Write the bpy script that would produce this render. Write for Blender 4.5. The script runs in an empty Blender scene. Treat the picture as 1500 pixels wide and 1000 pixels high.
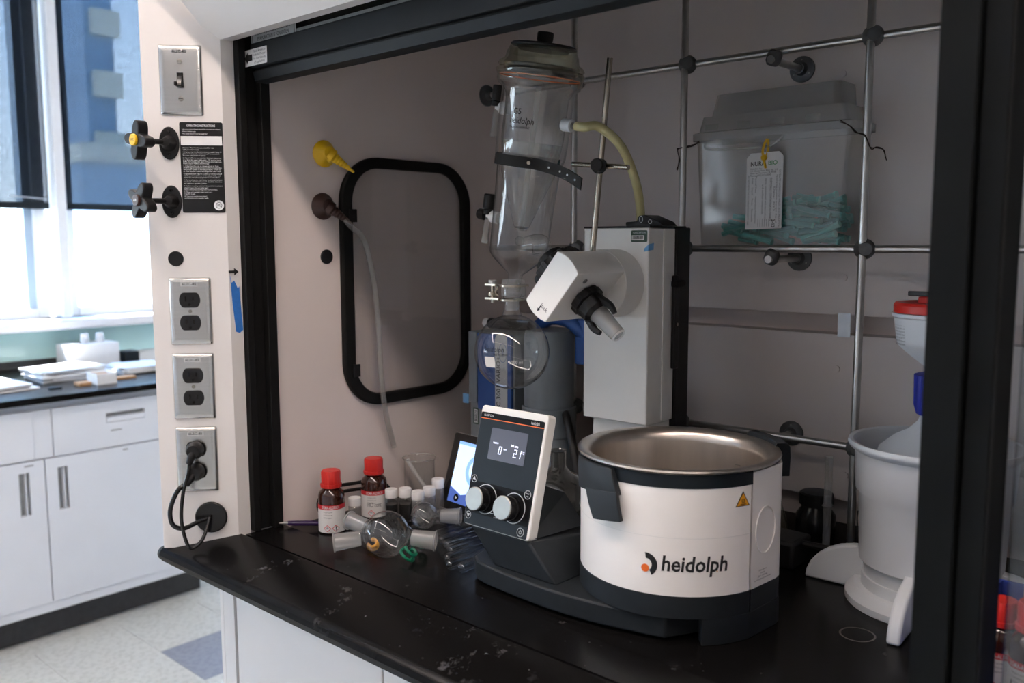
import bpy, bmesh, math, random
from mathutils import Vector, Matrix
random.seed(7)
SC = bpy.context.scene
COL = SC.collection
V = Vector

# ------------------------------------------------------------------ camera, world, exposure
YAW, PITCH, ROLL = 0.736258, 0.111885, -0.003229
fw = V((-math.sin(YAW)*math.cos(PITCH), math.cos(YAW)*math.cos(PITCH), -math.sin(PITCH)))
rt = V((math.cos(YAW), math.sin(YAW), 0)); up = rt.cross(fw)
rt, up = rt*math.cos(ROLL)+up*math.sin(ROLL), up*math.cos(ROLL)-rt*math.sin(ROLL)
cam_d = bpy.data.cameras.new('camera'); cam = bpy.data.objects.new('camera', cam_d); COL.objects.link(cam)
cam.matrix_world = Matrix(((rt.x, up.x, -fw.x, 0), (rt.y, up.y, -fw.y, 0), (rt.z, up.z, -fw.z, 1.43), (0, 0, 0, 1)))
cam_d.sensor_width = 36; cam_d.lens = 31.454; cam_d.clip_start = 0.02; cam_d.clip_end = 500
cam_d.dof.use_dof = True; cam_d.dof.focus_distance = 1.38; cam_d.dof.aperture_fstop = 4.5
SC.camera = cam
SC.view_settings.view_transform = 'Standard'; SC.view_settings.look = 'None'
SC.view_settings.exposure = 0.08; SC.view_settings.gamma = 1.0
SC.view_settings.use_curve_mapping = False
SC.cycles.transparent_max_bounces = 32
SC.cycles.max_bounces = 10
SC.cycles.use_denoising = True

w = bpy.data.worlds.new('daylight'); SC.world = w; w.use_nodes = True
nt = w.node_tree; nt.nodes.clear()
tc = nt.nodes.new('ShaderNodeTexCoord'); sx = nt.nodes.new('ShaderNodeSeparateXYZ')
cr = nt.nodes.new('ShaderNodeValToRGB'); bg = nt.nodes.new('ShaderNodeBackground'); ow = nt.nodes.new('ShaderNodeOutputWorld')
cr.color_ramp.elements[0].position = 0.0; cr.color_ramp.elements[0].color = (0.82, 0.92, 1.0, 1)
cr.color_ramp.elements[1].position = 0.45; cr.color_ramp.elements[1].color = (0.22, 0.50, 0.95, 1)
bg.inputs[1].default_value = 15.0
for a, b in ((tc.outputs['Generated'], sx.inputs[0]), (sx.outputs[2], cr.inputs[0]), (cr.outputs[0], bg.inputs[0]), (bg.outputs[0], ow.inputs[0])):
    nt.links.new(a, b)
sun_d = bpy.data.lights.new('sun', 'SUN'); sun_d.energy = 45; sun_d.angle = .009; sun_d.color = (1, .96, .90)
sun = bpy.data.objects.new('sun', sun_d); COL.objects.link(sun); sun.location = (-12, -2, 14)
sun.rotation_euler = V((.60, .14, -.79)).to_track_quat('-Z', 'Y').to_euler()
LAMP = 24.0            # strength of the linear ceiling luminaire
LAMP_COL = (1.0, 0.83, 0.74)

# ------------------------------------------------------------------ materials
MATS = {}
def mat(name, col, rough=0.5, metal=0.0, noise=0.0, nscale=40.0, bump=0.0, bscale=200.0, emit=None, estr=0.0, alpha=1.0, trans=0.0, spec=0.5, coat=0.0, stretch=None, sub=0.0):
    m = bpy.data.materials.new(name); m.use_nodes = True; t = m.node_tree; p = t.nodes['Principled BSDF']
    p.inputs['Base Color'].default_value = (*col, 1); p.inputs['Roughness'].default_value = rough
    p.inputs['Metallic'].default_value = metal; p.inputs['Specular IOR Level'].default_value = spec
    p.inputs['Coat Weight'].default_value = coat; p.inputs['Alpha'].default_value = alpha
    p.inputs['Transmission Weight'].default_value = trans
    if sub: p.inputs['Subsurface Weight'].default_value = sub; p.inputs['Subsurface Radius'].default_value = (.02, .02, .02)
    if emit: p.inputs['Emission Color'].default_value = (*emit, 1); p.inputs['Emission Strength'].default_value = estr
    g = t.nodes.new('ShaderNodeTexCoord'); mp = t.nodes.new('ShaderNodeMapping')
    t.links.new(g.outputs['Object'], mp.inputs[0])
    if stretch: mp.inputs['Scale'].default_value = stretch
    if noise:
        n = t.nodes.new('ShaderNodeTexNoise'); n.inputs['Scale'].default_value = nscale; n.inputs['Detail'].default_value = 4
        r = t.nodes.new('ShaderNodeValToRGB')
        r.color_ramp.elements[0].position = .3; r.color_ramp.elements[1].position = .7
        r.color_ramp.elements[0].color = (*[max(0, c*(1-noise)) for c in col], 1)
        r.color_ramp.elements[1].color = (*[min(1, c*(1+noise)) for c in col], 1)
        t.links.new(mp.outputs[0], n.inputs[0]); t.links.new(n.outputs[0], r.inputs[0]); t.links.new(r.outputs[0], p.inputs['Base Color'])
    if bump:
        n = t.nodes.new('ShaderNodeTexNoise'); n.inputs['Scale'].default_value = bscale; n.inputs['Detail'].default_value = 3
        b = t.nodes.new('ShaderNodeBump'); b.inputs['Strength'].default_value = bump; b.inputs['Distance'].default_value = .001
        t.links.new(mp.outputs[0], n.inputs[0]); t.links.new(n.outputs[0], b.inputs['Height']); t.links.new(b.outputs[0], p.inputs['Normal'])
    MATS[name] = m
    return m

def thin_glass(name, tint=(.97, .98, .975), rough=0.0, haze=0.0, hazecol=(.8, .8, .8), ior=1.5, edge=(.62, .66, .64)):
    """a thin glass or plastic wall: reflects by Fresnel, lets the rest straight through, a little haze; slanted paths are longer and absorb more"""
    m = bpy.data.materials.new(name); m.use_nodes = True; t = m.node_tree; t.nodes.clear()
    o = t.nodes.new('ShaderNodeOutputMaterial'); tr = t.nodes.new('ShaderNodeBsdfTransparent'); gl = t.nodes.new('ShaderNodeBsdfGlossy')
    lw = t.nodes.new('ShaderNodeLayerWeight'); lw.inputs[0].default_value = .5
    pw = t.nodes.new('ShaderNodeMath'); pw.operation = 'POWER'; pw.inputs[1].default_value = 4
    fr = t.nodes.new('ShaderNodeMath'); fr.operation = 'MULTIPLY_ADD'; fr.inputs[1].default_value = .88; fr.inputs[2].default_value = 1.9*((ior-1)/(ior+1))**2
    t.links.new(lw.outputs['Facing'], pw.inputs[0]); t.links.new(pw.outputs[0], fr.inputs[0])
    rp = t.nodes.new('ShaderNodeValToRGB')
    rp.color_ramp.elements[0].position = .6; rp.color_ramp.elements[0].color = (*tint, 1)
    rp.color_ramp.elements[1].position = .98; rp.color_ramp.elements[1].color = (*edge, 1)
    t.links.new(lw.outputs['Facing'], rp.inputs[0]); t.links.new(rp.outputs[0], tr.inputs[0])
    gl.inputs['Roughness'].default_value = max(rough, .015)
    mx = t.nodes.new('ShaderNodeMixShader'); t.links.new(fr.outputs[0], mx.inputs[0])
    if haze:
        df = t.nodes.new('ShaderNodeBsdfDiffuse'); df.inputs[0].default_value = (*hazecol, 1)
        tl = t.nodes.new('ShaderNodeBsdfTranslucent'); tl.inputs[0].default_value = (*hazecol, 1)
        ad = t.nodes.new('ShaderNodeMixShader'); ad.inputs[0].default_value = .5
        t.links.new(df.outputs[0], ad.inputs[1]); t.links.new(tl.outputs[0], ad.inputs[2])
        hz = t.nodes.new('ShaderNodeMixShader'); hz.inputs[0].default_value = haze
        t.links.new(tr.outputs[0], hz.inputs[1]); t.links.new(ad.outputs[0], hz.inputs[2])
        t.links.new(hz.outputs[0], mx.inputs[1])
    else:
        t.links.new(tr.outputs[0], mx.inputs[1])
    t.links.new(gl.outputs[0], mx.inputs[2]); t.links.new(mx.outputs[0], o.inputs[0])
    MATS[name] = m
    return m

mat('white_paint', (.80, .77, .75), .32, noise=.02, nscale=6, bump=.05, bscale=350)
mat('hood_liner', (.80, .705, .67), .45, noise=.03, nscale=5, bump=.04)
mat('baffle', (.72, .66, .64), .42, noise=.03, nscale=4, bump=.04)
mat('wall_paint', (.74, .75, .76), .7, noise=.02, bump=.08)
mat('ceiling_paint', (.82, .82, .82), .85, noise=.02, bump=.1)
mat('cabinet_white', (.70, .73, .78), .38, noise=.015, nscale=8)
mat('hinge_grey', (.16, .17, .18), .6, noise=.1)  # dark grey of the hinge knuckles
mat('toe_black', (.035, .035, .037), .55, noise=.2)
mat('black_plastic', (.009, .009, .010), .45, spec=.35, noise=.2, bump=.1)
mat('black_matte', (.007, .007, .007), .6, spec=.2, noise=.2)
mat('black_gloss', (.008, .008, .009), .22)
mat('black_frame', (.006, .007, .0075), .6, spec=.07, noise=.15, nscale=12)
mat('sash_black', (.009, .011, .013), .5, spec=.16, noise=.15, nscale=12)
mat('slate_plastic', (.016, .020, .024), .5, spec=.25, noise=.12, bump=.1, bscale=600)
mat('panel_black', (.004, .004, .005), .45, spec=.12)
mat('slate_face', (.013, .018, .023), .4, spec=.18, noise=.03)
mat('rubber', (.008, .008, .008), .75, noise=.2)
mat('appliance_white', (.80, .79, .76), .33, noise=.01, bump=.02, bscale=500)
mat('bath_white', (.90, .87, .84), .30, noise=.01)
mat('steel', (.62, .60, .57), .27, 1.0, noise=.06, nscale=90, stretch=(1, 1, .04), bump=.04, bscale=300)
mat('bath_steel', (.58, .53, .48), .30, 1.0, noise=.07, nscale=60, stretch=(1, 1, .1))
mat('plate_steel', (.66, .65, .63), .24, 1.0, noise=.04, nscale=200, stretch=(.05, .05, 1))
mat('rod_metal', (.56, .55, .53), .33, 1.0, noise=.08, nscale=60)
mat('nickel', (.44, .39, .32), .25, 1.0, noise=.08)
mat('knob_steel', (.36, .35, .32), .42, 1.0, noise=.08, nscale=40)
mat('clamp_grey', (.11, .115, .12), .5, .4, noise=.25)
mat('yellow', (.82, .50, .01), .35, noise=.04)
mat('brown', (.045, .018, .013), .4, noise=.1)
mat('red', (.60, .022, .015), .38, noise=.05)
mat('orange', (.85, .16, .02), .5, noise=.03)
mat('amber_orange', (.85, .38, .02), .5, noise=.05)
mat('blue_tape', (.03, .19, .62), .75, noise=.08, nscale=120, bump=.3)
mat('pale_tape', (.16, .38, .68), .75, noise=.08, nscale=120, bump=.3)
mat('pump_blue', (.022, .085, .30), .4, noise=.05)
mat('pump_grey', (.20, .225, .245), .5, noise=.06, bump=.1)
mat('blue_clip', (.012, .022, .28), .4, noise=.05)
mat('bin_blue', (.03, .06, .32), .5, noise=.06)
mat('green_clip', (.0, .14, .07), .45, noise=.05)
mat('paper', (.80, .81, .82), .8, noise=.02)
mat('label_white', (.74, .73, .71), .65, noise=.02)
mat('label_grey', (.50, .52, .52), .6, noise=.02)
mat('label_red', (.62, .02, .03), .5, noise=.03)
mat('label_green', (.02, .06, .035), .45, noise=.05)
mat('green_ink', (.10, .36, .16), .6, noise=.03)
mat('ink', (.008, .008, .009), .6, noise=.1)
mat('white_ink', (.72, .73, .74), .6, noise=.02)
mat('grey_ink', (.16, .16, .17), .6, noise=.05)
mat('purple', (.022, .004, .06), .3, noise=.05)
mat('cardboard', (.48, .27, .13), .8, noise=.08)
mat('poly_white', (.66, .69, .72), .42, noise=.02, nscale=9, sub=.12)
mat('cap_white', (.78, .77, .76), .45, noise=.02)
mat('amber_glass', (.035, .010, .005), .08, noise=.1, coat=.5)
mat('teal', (.02, .33, .31), .45, noise=.12)
mat('teal_pale', (.05, .46, .43), .4, noise=.08)
mat('wire', (.03, .018, .012), .5, .6, noise=.2)
mat('sill_white', (.82, .83, .86), .4, noise=.02)
mat('alu', (.50, .53, .56), .35, .7, noise=.05)
mat('frame_glare_white', (.86, .88, .90), .4, noise=.02)  # window glare on the frames put into their colour as near white
mat('teal_panel', (.55, .82, .82), .18, noise=.04, nscale=4)
mat('tape_grey', (.55, .57, .58), .5, noise=.03)
mat('diffuser', (.9, .9, .9), .6, emit=LAMP_COL, estr=LAMP*1.95)
mat('diffuser_rear', (.9, .9, .9), .6, emit=LAMP_COL, estr=LAMP*.38)
mat('aisle_fill', (.9, .9, .9), .6, emit=(1.0, .90, .84), estr=LAMP*.55)  # glow of the added aisle fill
mat('lcd', (.05, .05, .065), .3, emit=(.16, .16, .24), estr=.15)
mat('lcd_digit', (.8, .8, .9), .4, emit=(.80, .84, 1.0), estr=1.1)
mat('touch_screen', (.1, .2, .5), .25, emit=(.32, .55, 1.0), estr=.95)
mat('screen_pale', (.5, .6, .8), .25, emit=(.62, .78, 1.0), estr=.95)
mat('screen_deep', (.05, .1, .3), .25, emit=(.08, .14, .48), estr=.7)
mat('liner_silver', (.33, .33, .32), .35, .8, noise=.1)
mat('dry_ring', (.07, .06, .055), .5, noise=.2)
mat('tower_glass', (.20, .30, .42), .4, noise=.2, nscale=.3)
mat('tower_beige', (.62, .60, .52), .7, noise=.05)
mat('tower_grey', (.36, .46, .56), .7, noise=.1, nscale=.2)
mat('brick_red', (.45, .20, .20), .8, noise=.1, nscale=.4)
mat('street', (.45, .45, .46), .9, noise=.1, nscale=.5)
mat('hose_pale', (.55, .50, .26), .35, noise=.06, sub=.1)
mat('ground_joint', (.62, .63, .63), .75, noise=.03)
thin_glass('glass', haze=.035, hazecol=(.8, .78, .74))
thin_glass('flask_glass', tint=(.965, .975, .975), edge=(.50, .55, .55), haze=.025)
thin_glass('sash_glass', tint=(.72, .73, .74), edge=(.5, .5, .52))
thin_glass('test_tube_glass', tint=(.93, .94, .95), edge=(.40, .43, .45), rough=.03)
thin_glass('glass_frosted', haze=.48, hazecol=(.60, .60, .60), rough=.25)
thin_glass('glass_milky', haze=.30, hazecol=(.72, .70, .68), rough=.08)
thin_glass('glass_greenish', tint=(.93, .94, .88), edge=(.50, .50, .38), haze=.09, hazecol=(.8, .76, .62))
thin_glass('window_glass', tint=(.95, .97, .98), edge=(.85, .9, .92))
thin_glass('hood_glass', tint=(.97, .97, .97), edge=(.8, .8, .8), haze=.15, hazecol=(.6, .58, .56))
thin_glass('clear_plastic', tint=(.94, .94, .93), haze=.22, hazecol=(.72, .71, .68), rough=.15, edge=(.75, .75, .72))
thin_glass('tube_plastic', tint=(.90, .90, .88), haze=.25, hazecol=(.7, .7, .68), rough=.1)
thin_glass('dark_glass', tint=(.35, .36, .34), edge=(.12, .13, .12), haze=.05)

def shade_fabric():
    m = bpy.data.materials.new('shade_fabric'); m.use_nodes = True; t = m.node_tree; t.nodes.clear()
    o = t.nodes.new('ShaderNodeOutputMaterial'); tr = t.nodes.new('ShaderNodeBsdfTransparent'); df = t.nodes.new('ShaderNodeBsdfDiffuse')
    df.inputs[0].default_value = (.10, .13, .17, 1); mx = t.nodes.new('ShaderNodeMixShader'); mx.inputs[0].default_value = .12
    g = t.nodes.new('ShaderNodeTexCoord'); n = t.nodes.new('ShaderNodeTexNoise'); n.inputs['Scale'].default_value = 60
    mp = t.nodes.new('ShaderNodeMapping'); mp.inputs['Scale'].default_value = (1, 2.2, .6)
    r = t.nodes.new('ShaderNodeValToRGB'); r.color_ramp.elements[0].color = (.19, .20, .21, 1); r.color_ramp.elements[1].color = (.33, .34, .35, 1)
    t.links.new(g.outputs['Object'], mp.inputs[0]); t.links.new(mp.outputs[0], n.inputs[0]); t.links.new(n.outputs[0], r.inputs[0])
    t.links.new(r.outputs[0], tr.inputs[0]); t.links.new(tr.outputs[0], mx.inputs[1]); t.links.new(df.outputs[0], mx.inputs[2]); t.links.new(mx.outputs[0], o.inputs[0])
    MATS['shade_fabric'] = m
shade_fabric()

def epoxy():
    m = mat('epoxy', (.008, .007, .007), .2, bump=.03, bscale=250, spec=.09)
    t = m.node_tree; p = t.nodes['Principled BSDF']
    g = t.nodes.new('ShaderNodeTexCoord')
    n1 = t.nodes.new('ShaderNodeTexNoise'); n1.inputs['Scale'].default_value = 24; n1.inputs['Detail'].default_value = 8; n1.inputs['Roughness'].default_value = .72
    n2 = t.nodes.new('ShaderNodeTexNoise'); n2.inputs['Scale'].default_value = 5
    r1 = t.nodes.new('ShaderNodeValToRGB'); r1.color_ramp.elements[0].position = .58; r1.color_ramp.elements[1].position = .74
    r2 = t.nodes.new('ShaderNodeValToRGB'); r2.color_ramp.elements[0].position = .50; r2.color_ramp.elements[1].position = .62
    mu = t.nodes.new('ShaderNodeMath'); mu.operation = 'MULTIPLY'
    vo = t.nodes.new('ShaderNodeTexVoronoi'); vo.inputs['Scale'].default_value = 45
    r3 = t.nodes.new('ShaderNodeValToRGB'); r3.color_ramp.elements[0].position = .02; r3.color_ramp.elements[0].color = (1, 1, 1, 1); r3.color_ramp.elements[1].position = .06; r3.color_ramp.elements[1].color = (0, 0, 0, 1)
    mxm = t.nodes.new('ShaderNodeMath'); mxm.operation = 'MAXIMUM'; m3 = t.nodes.new('ShaderNodeMath'); m3.operation = 'MULTIPLY'; m3.inputs[1].default_value = .5
    mc = t.nodes.new('ShaderNodeMix'); mc.data_type = 'RGBA'
    mc.inputs['A'].default_value = (.005, .0048, .005, 1); mc.inputs['B'].default_value = (.17, .17, .18, 1)
    for n in (n1, n2, vo): t.links.new(g.outputs['Object'], n.inputs[0])
    t.links.new(n1.outputs[0], r1.inputs[0]); t.links.new(n2.outputs[0], r2.inputs[0])
    t.links.new(r1.outputs[0], mu.inputs[0]); t.links.new(r2.outputs[0], mu.inputs[1])
    t.links.new(vo.outputs['Distance'], r3.inputs[0]); t.links.new(r3.outputs[0], m3.inputs[0])
    t.links.new(mu.outputs[0], mxm.inputs[0]); t.links.new(m3.outputs[0], mxm.inputs[1])
    t.links.new(mxm.outputs[0], mc.inputs['Factor']); t.links.new(mc.outputs['Result'], p.inputs['Base Color'])
    ra = t.nodes.new('ShaderNodeMapRange'); ra.inputs['To Min'].default_value = .17; ra.inputs['To Max'].default_value = .30
    t.links.new(n2.outputs[0], ra.inputs[0]); t.links.new(ra.outputs[0], p.inputs['Roughness'])
epoxy()

def terrazzo(name, col, col2):
    m = mat(name, col, .35); t = m.node_tree; p = t.nodes['Principled BSDF']
    g = t.nodes.new('ShaderNodeTexCoord'); n = t.nodes.new('ShaderNodeTexNoise'); n.inputs['Scale'].default_value = 55; n.inputs['Detail'].default_value = 5
    r = t.nodes.new('ShaderNodeValToRGB'); r.color_ramp.elements[0].position = .38; r.color_ramp.elements[1].position = .55
    r.color_ramp.elements[0].color = (*col2, 1); r.color_ramp.elements[1].color = (*col, 1)
    t.links.new(g.outputs['Object'], n.inputs[0]); t.links.new(n.outputs[0], r.inputs[0]); t.links.new(r.outputs[0], p.inputs['Base Color'])
terrazzo('tile_pale', (.60, .62, .60), (.50, .52, .50))
terrazzo('tile_blue', (.27, .30, .37), (.22, .25, .32))

# ------------------------------------------------------------------ geometry helpers
def basis_of(axis):
    a = V(axis).normalized()
    h = V((1, 0, 0)) if abs(a.x) < .9 else V((0, 1, 0))
    u = (h - a*h.dot(a)).normalized()
    return u, a.cross(u), a

def spline(pts, k=6):
    pts = [V(p) for p in pts]
    if len(pts) < 3 or k < 2: return pts
    out = []
    for i in range(len(pts)-1):
        a = pts[max(i-1, 0)]; b = pts[i]; c = pts[i+1]; d = pts[min(i+2, len(pts)-1)]
        for j in range(k):
            t = j/k
            out.append(.5*((2*b)+(c-a)*t+(2*a-5*b+4*c-d)*t*t+(3*b-a-3*c+d)*t**3))
    out.append(pts[-1])
    return out

class MB:
    def __init__(s): s.v = []; s.f = []
    def add(s, vs, fs):
        k = len(s.v); s.v += [V(p) for p in vs]; s.f += [[i+k for i in f] for f in fs]; return s
    def box(s, x0, x1, y0, y1, z0, z1, fr=None):
        vs = [V((x, y, z)) for z in (z0, z1) for y in (y0, y1) for x in (x0, x1)]
        if fr: vs = [fr[0]+fr[1]*p.x+fr[2]*p.y+fr[3]*p.z for p in vs]
        return s.add(vs, [(0, 2, 3, 1), (4, 5, 7, 6), (0, 1, 5, 4), (2, 6, 7, 3), (0, 4, 6, 2), (1, 3, 7, 5)])
    def cyl(s, p, q, r, r2=None, n=24, caps=True):
        p, q = V(p), V(q); r2 = r if r2 is None else r2; u, v, a = basis_of(q-p)
        vs = [c+(u*math.cos(2*math.pi*i/n)+v*math.sin(2*math.pi*i/n))*rr for c, rr in ((p, r), (q, r2)) for i in range(n)]
        fs = [(i, (i+1) % n, n+(i+1) % n, n+i) for i in range(n)]
        if caps: fs += [tuple(range(n))[::-1], tuple(range(n, 2*n))]
        return s.add(vs, fs)
    def lathe(s, prof, base, axis=(0, 0, 1), n=36):
        """prof: (radius, height along axis); a zero radius closes the end"""
        base = V(base); u, v, a = basis_of(axis); rings = []; vs = []; fs = []
        for r, h in prof:
            if r < 1e-6: rings.append([len(vs)]); vs.append(base+a*h)
            else:
                rings.append(list(range(len(vs), len(vs)+n)))
                vs += [base+a*h+(u*math.cos(2*math.pi*i/n)+v*math.sin(2*math.pi*i/n))*r for i in range(n)]
        for A, B in zip(rings, rings[1:]):
            if len(A) == 1 and len(B) == 1: continue
            for i in range(n):
                j = (i+1) % n
                if len(A) == 1: fs.append((A[0], B[j], B[i]))
                elif len(B) == 1: fs.append((A[i], A[j], B[0]))
                else: fs.append((A[i], A[j], B[j], B[i]))
        return s.add(vs, fs)
    def tube(s, pts, r, n=10, k=6, caps=True, hollow=None):
        pts = spline(pts, k); m = len(pts); vs = []; fs = []
        t = (pts[1]-pts[0]).normalized(); u, v, _ = basis_of(t)
        for i, p in enumerate(pts):
            t2 = (pts[min(i+1, m-1)]-pts[max(i-1, 0)]).normalized()
            u = (u-t2*u.dot(t2)).normalized(); v = t2.cross(u)
            rr = r(i/(m-1)) if callable(r) else r
            vs += [p+(u*math.cos(2*math.pi*j/n)+v*math.sin(2*math.pi*j/n))*rr for j in range(n)]
        for i in range(m-1):
            for j in range(n):
                a, b = i*n+j, i*n+(j+1) % n
                fs.append((a, b, b+n, a+n))
        if caps: fs += [tuple(range(n))[::-1], tuple(range((m-1)*n, m*n))]
        return s.add(vs, fs)
    def prism(s, poly, o, u, v, d0, d1):
        """2-D outline in the frame o,u,v pushed from d0 to d1 along u x v"""
        o, u, v = V(o), V(u), V(v); n = u.cross(v); m = len(poly)
        vs = [o+u*x+v*y+n*d for d in (d0, d1) for x, y in poly]
        fs = [tuple(range(m))[::-1], tuple(range(m, 2*m))]+[(i, (i+1) % m, m+(i+1) % m, m+i) for i in range(m)]
        return s.add(vs, fs)
    def ringprism(s, outer, inner, o, u, v, d0, d1):
        o, u, v = V(o), V(u), V(v); n = u.cross(v); m = len(outer)
        vs = [o+u*x+v*y+n*d for d in (d0, d1) for P in (outer, inner) for x, y in P]
        fs = []
        for i in range(m):
            j = (i+1) % m
            fs += [(i, j, m+j, m+i), (2*m+i, 3*m+i, 3*m+j, 2*m+j), (i, 2*m+i, 2*m+j, j), (m+i, m+j, 3*m+j, 3*m+i)]
        return s.add(vs, fs)
    def ball(s, c, r, n=20, m=12):
        return s.lathe([(r*math.sin(math.pi*i/m) if 0 < i < m else 0, -r*math.cos(math.pi*i/m)) for i in range(m+1)], c, n=n)
    def build(s, name, material, parent=None, bevel=0, seg=2, angle=35, flat=False):
        me = bpy.data.meshes.new(name)
        lo = V([min(p[i] for p in s.v) for i in range(3)]); hi = V([max(p[i] for p in s.v) for i in range(3)])
        c = (lo+hi)/2
        if parent is None: c.z = lo.z
        me.from_pydata([tuple(p-c) for p in s.v], [], s.f)
        bm = bmesh.new(); bm.from_mesh(me); bmesh.ops.recalc_face_normals(bm, faces=bm.faces); bm.to_mesh(me); bm.free()
        if not flat:
            me.polygons.foreach_set('use_smooth', [True]*len(me.polygons)); me.set_sharp_from_angle(angle=math.radians(angle))
        me.materials.append(MATS[material])
        o = bpy.data.objects.new(name, me); COL.objects.link(o)
        o['wx'] = list(c)
        if parent is not None:
            o.parent = parent; o.location = c-V(parent['wx'])
        else: o.location = c
        if bevel:
            b = o.modifiers.new('bevel', 'BEVEL'); b.width = bevel; b.segments = seg; b.limit_method = 'ANGLE'; b.angle_limit = math.radians(40)
        return o

def thing(name, label, cat, loc, group=None):
    o = bpy.data.objects.new(name, None); COL.objects.link(o); o.location = loc; o['wx'] = list(loc); o.empty_display_size = .03
    return tag(o, label, cat, group)
def tag(o, label, cat, group=None):
    o['label'] = label; o['category'] = cat
    if group: o['group'] = group
    return o
def struct(o): o['kind'] = 'structure'; return o
def copy_thing(src, loc, label, group=None, rotz=0.0):
    def rec(s, par):
        c = s.copy(); COL.objects.link(c)
        if par is not None: c.parent = par
        for ch in list(s.children): rec(ch, c)
        return c
    c = rec(src, None); c.location = loc; c.rotation_euler = (0, 0, rotz); c['label'] = label
    if group: c['group'] = group
    return c

def rrect(w, h, r, k=6, cx=0, cy=0):
    out = []
    for sx, sy, a0 in ((1, 1, 0), (-1, 1, 90), (-1, -1, 180), (1, -1, 270)):
        for i in range(k+1):
            a = math.radians(a0+90*i/k); out.append((cx+sx*(w/2-r)+r*math.cos(a), cy+sy*(h/2-r)+r*math.sin(a)))
    return out
def circle(r, n=28, cx=0, cy=0): return [(cx+r*math.cos(2*math.pi*i/n), cy+r*math.sin(2*math.pi*i/n)) for i in range(n)]
def arc(r, a0, a1, n, cx=0, cy=0): return [(cx+r*math.cos(math.radians(a0+(a1-a0)*i/n)), cy+r*math.sin(math.radians(a0+(a1-a0)*i/n))) for i in range(n+1)]

def text(s, material, parent, o, u, v, size, width=None, align='CENTER', shear=0, off=.0004, thick=.0003, wrap=None, name='lettering', bold=0.0):
    """lettering as thin raised geometry in frame o,u,v; wrap=(axis point, radius, start angle, z) bends it round an upright cylinder"""
    cu = bpy.data.curves.new('t', 'FONT'); cu.body = s; cu.size = 1; cu.align_x = align; cu.align_y = 'CENTER'; cu.shear = shear; cu.resolution_u = 2
    cu.offset = bold
    ob = bpy.data.objects.new('t', cu); COL.objects.link(ob)
    dg = bpy.context.evaluated_depsgraph_get(); me = bpy.data.meshes.new_from_object(ob.evaluated_get(dg))
    bpy.data.objects.remove(ob); bpy.data.curves.remove(cu)
    xs = [p.co.x for p in me.vertices]
    if not xs: return None
    k = 1.0
    if width: k = width/((max(xs)-min(xs))*size)
    u, v = V(u), V(v); n = u.cross(v)
    mb = MB(); vs = []
    for p in me.vertices:
        x, y = p.co.x*size*k, p.co.y*size
        if wrap:
            c, R, a0, z = wrap; a = a0+x/R
            vs.append(V((c[0]+(R+off)*math.cos(a), c[1]+(R+off)*math.sin(a), z+y)))
        else: vs.append(V(o)+u*x+v*y+n*off)
    mb.add(vs, [tuple(p.vertices) for p in me.polygons])
    bpy.data.meshes.remove(me)
    return mb.build(name, material, parent, flat=True)

def barcode(parent, o, u, v, w, h, material='ink', n=18, off=.0005):
    mb = MB(); x = -w/2; rnd = random.Random(3)
    step = w/n
    for i in range(n):
        t = step*rnd.choice((.3, .5, .7)); mb.prism([(x, -h/2), (x+t, -h/2), (x+t, h/2), (x, h/2)], o, u, v, off, off+.0002); x += step
    return mb.build('barcode', material, parent, flat=True)
EX, EY, EZ = V((1, 0, 0)), V((0, 1, 0)), V((0, 0, 1))

# ================================================================== ROOM
WX = -4.10                                  # inner face of the window wall
struct(MB().box(-4.4, 3.6, -3.6, 2.9, -.12, -.003).build('floor', 'tile_pale'))
FLOOR = bpy.data.objects['floor']
T = .305
tile_me = {}
for i in range(-2, 5):
    for j in range(-3, 4):
        x0, y0 = -2.935+i*T, 1.394+j*T
        if x0 < -3.5: continue
        blue = (i == 0 and j == 0) or (i == 1 and j == 1) or (i == 2 and j == 0)
        m = 'tile_blue' if blue else 'tile_pale'
        if m not in tile_me:
            o = MB().box(x0+.0006, x0+T-.0006, y0+.0006, y0+T-.0006, -.003, 0).build('floor_tile', m, FLOOR, bevel=.0006, seg=1)
            tile_me[m] = o
        else:
            o = tile_me[m].copy(); COL.objects.link(o)
            o.location = V((x0+T/2, y0+T/2, -.0015))-V(FLOOR['wx'])
struct(MB().box(-4.4, 3.6, -3.6, 2.9, 2.75, 2.85).build('ceiling', 'ceiling_paint'))
wl = MB()
WZ0, WZ1 = 1.10, 2.68
wl.box(WX-.2, WX, -3.6, 2.9, 0, WZ0); wl.box(WX-.2, WX, -3.6, 2.9, WZ1, 2.75)
for y0, y1 in ((-3.6, -3.2), (2.55, 2.9)): wl.box(WX-.2, WX, y0, y1, WZ0, WZ1)
struct(wl.build('wall_left', 'wall_paint'))
struct(MB().box(-4.4, 3.6, 2.6, 2.8, 0, 2.75).build('wall_back', 'wall_paint'))
struct(MB().box(3.4, 3.6, -3.6, 2.9, 0, 2.75).build('wall_right', 'wall_paint'))
struct(MB().box(-4.4, 3.6, -3.6, -3.4, 0, 2.75).build('wall_front', 'wall_paint'))

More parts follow.
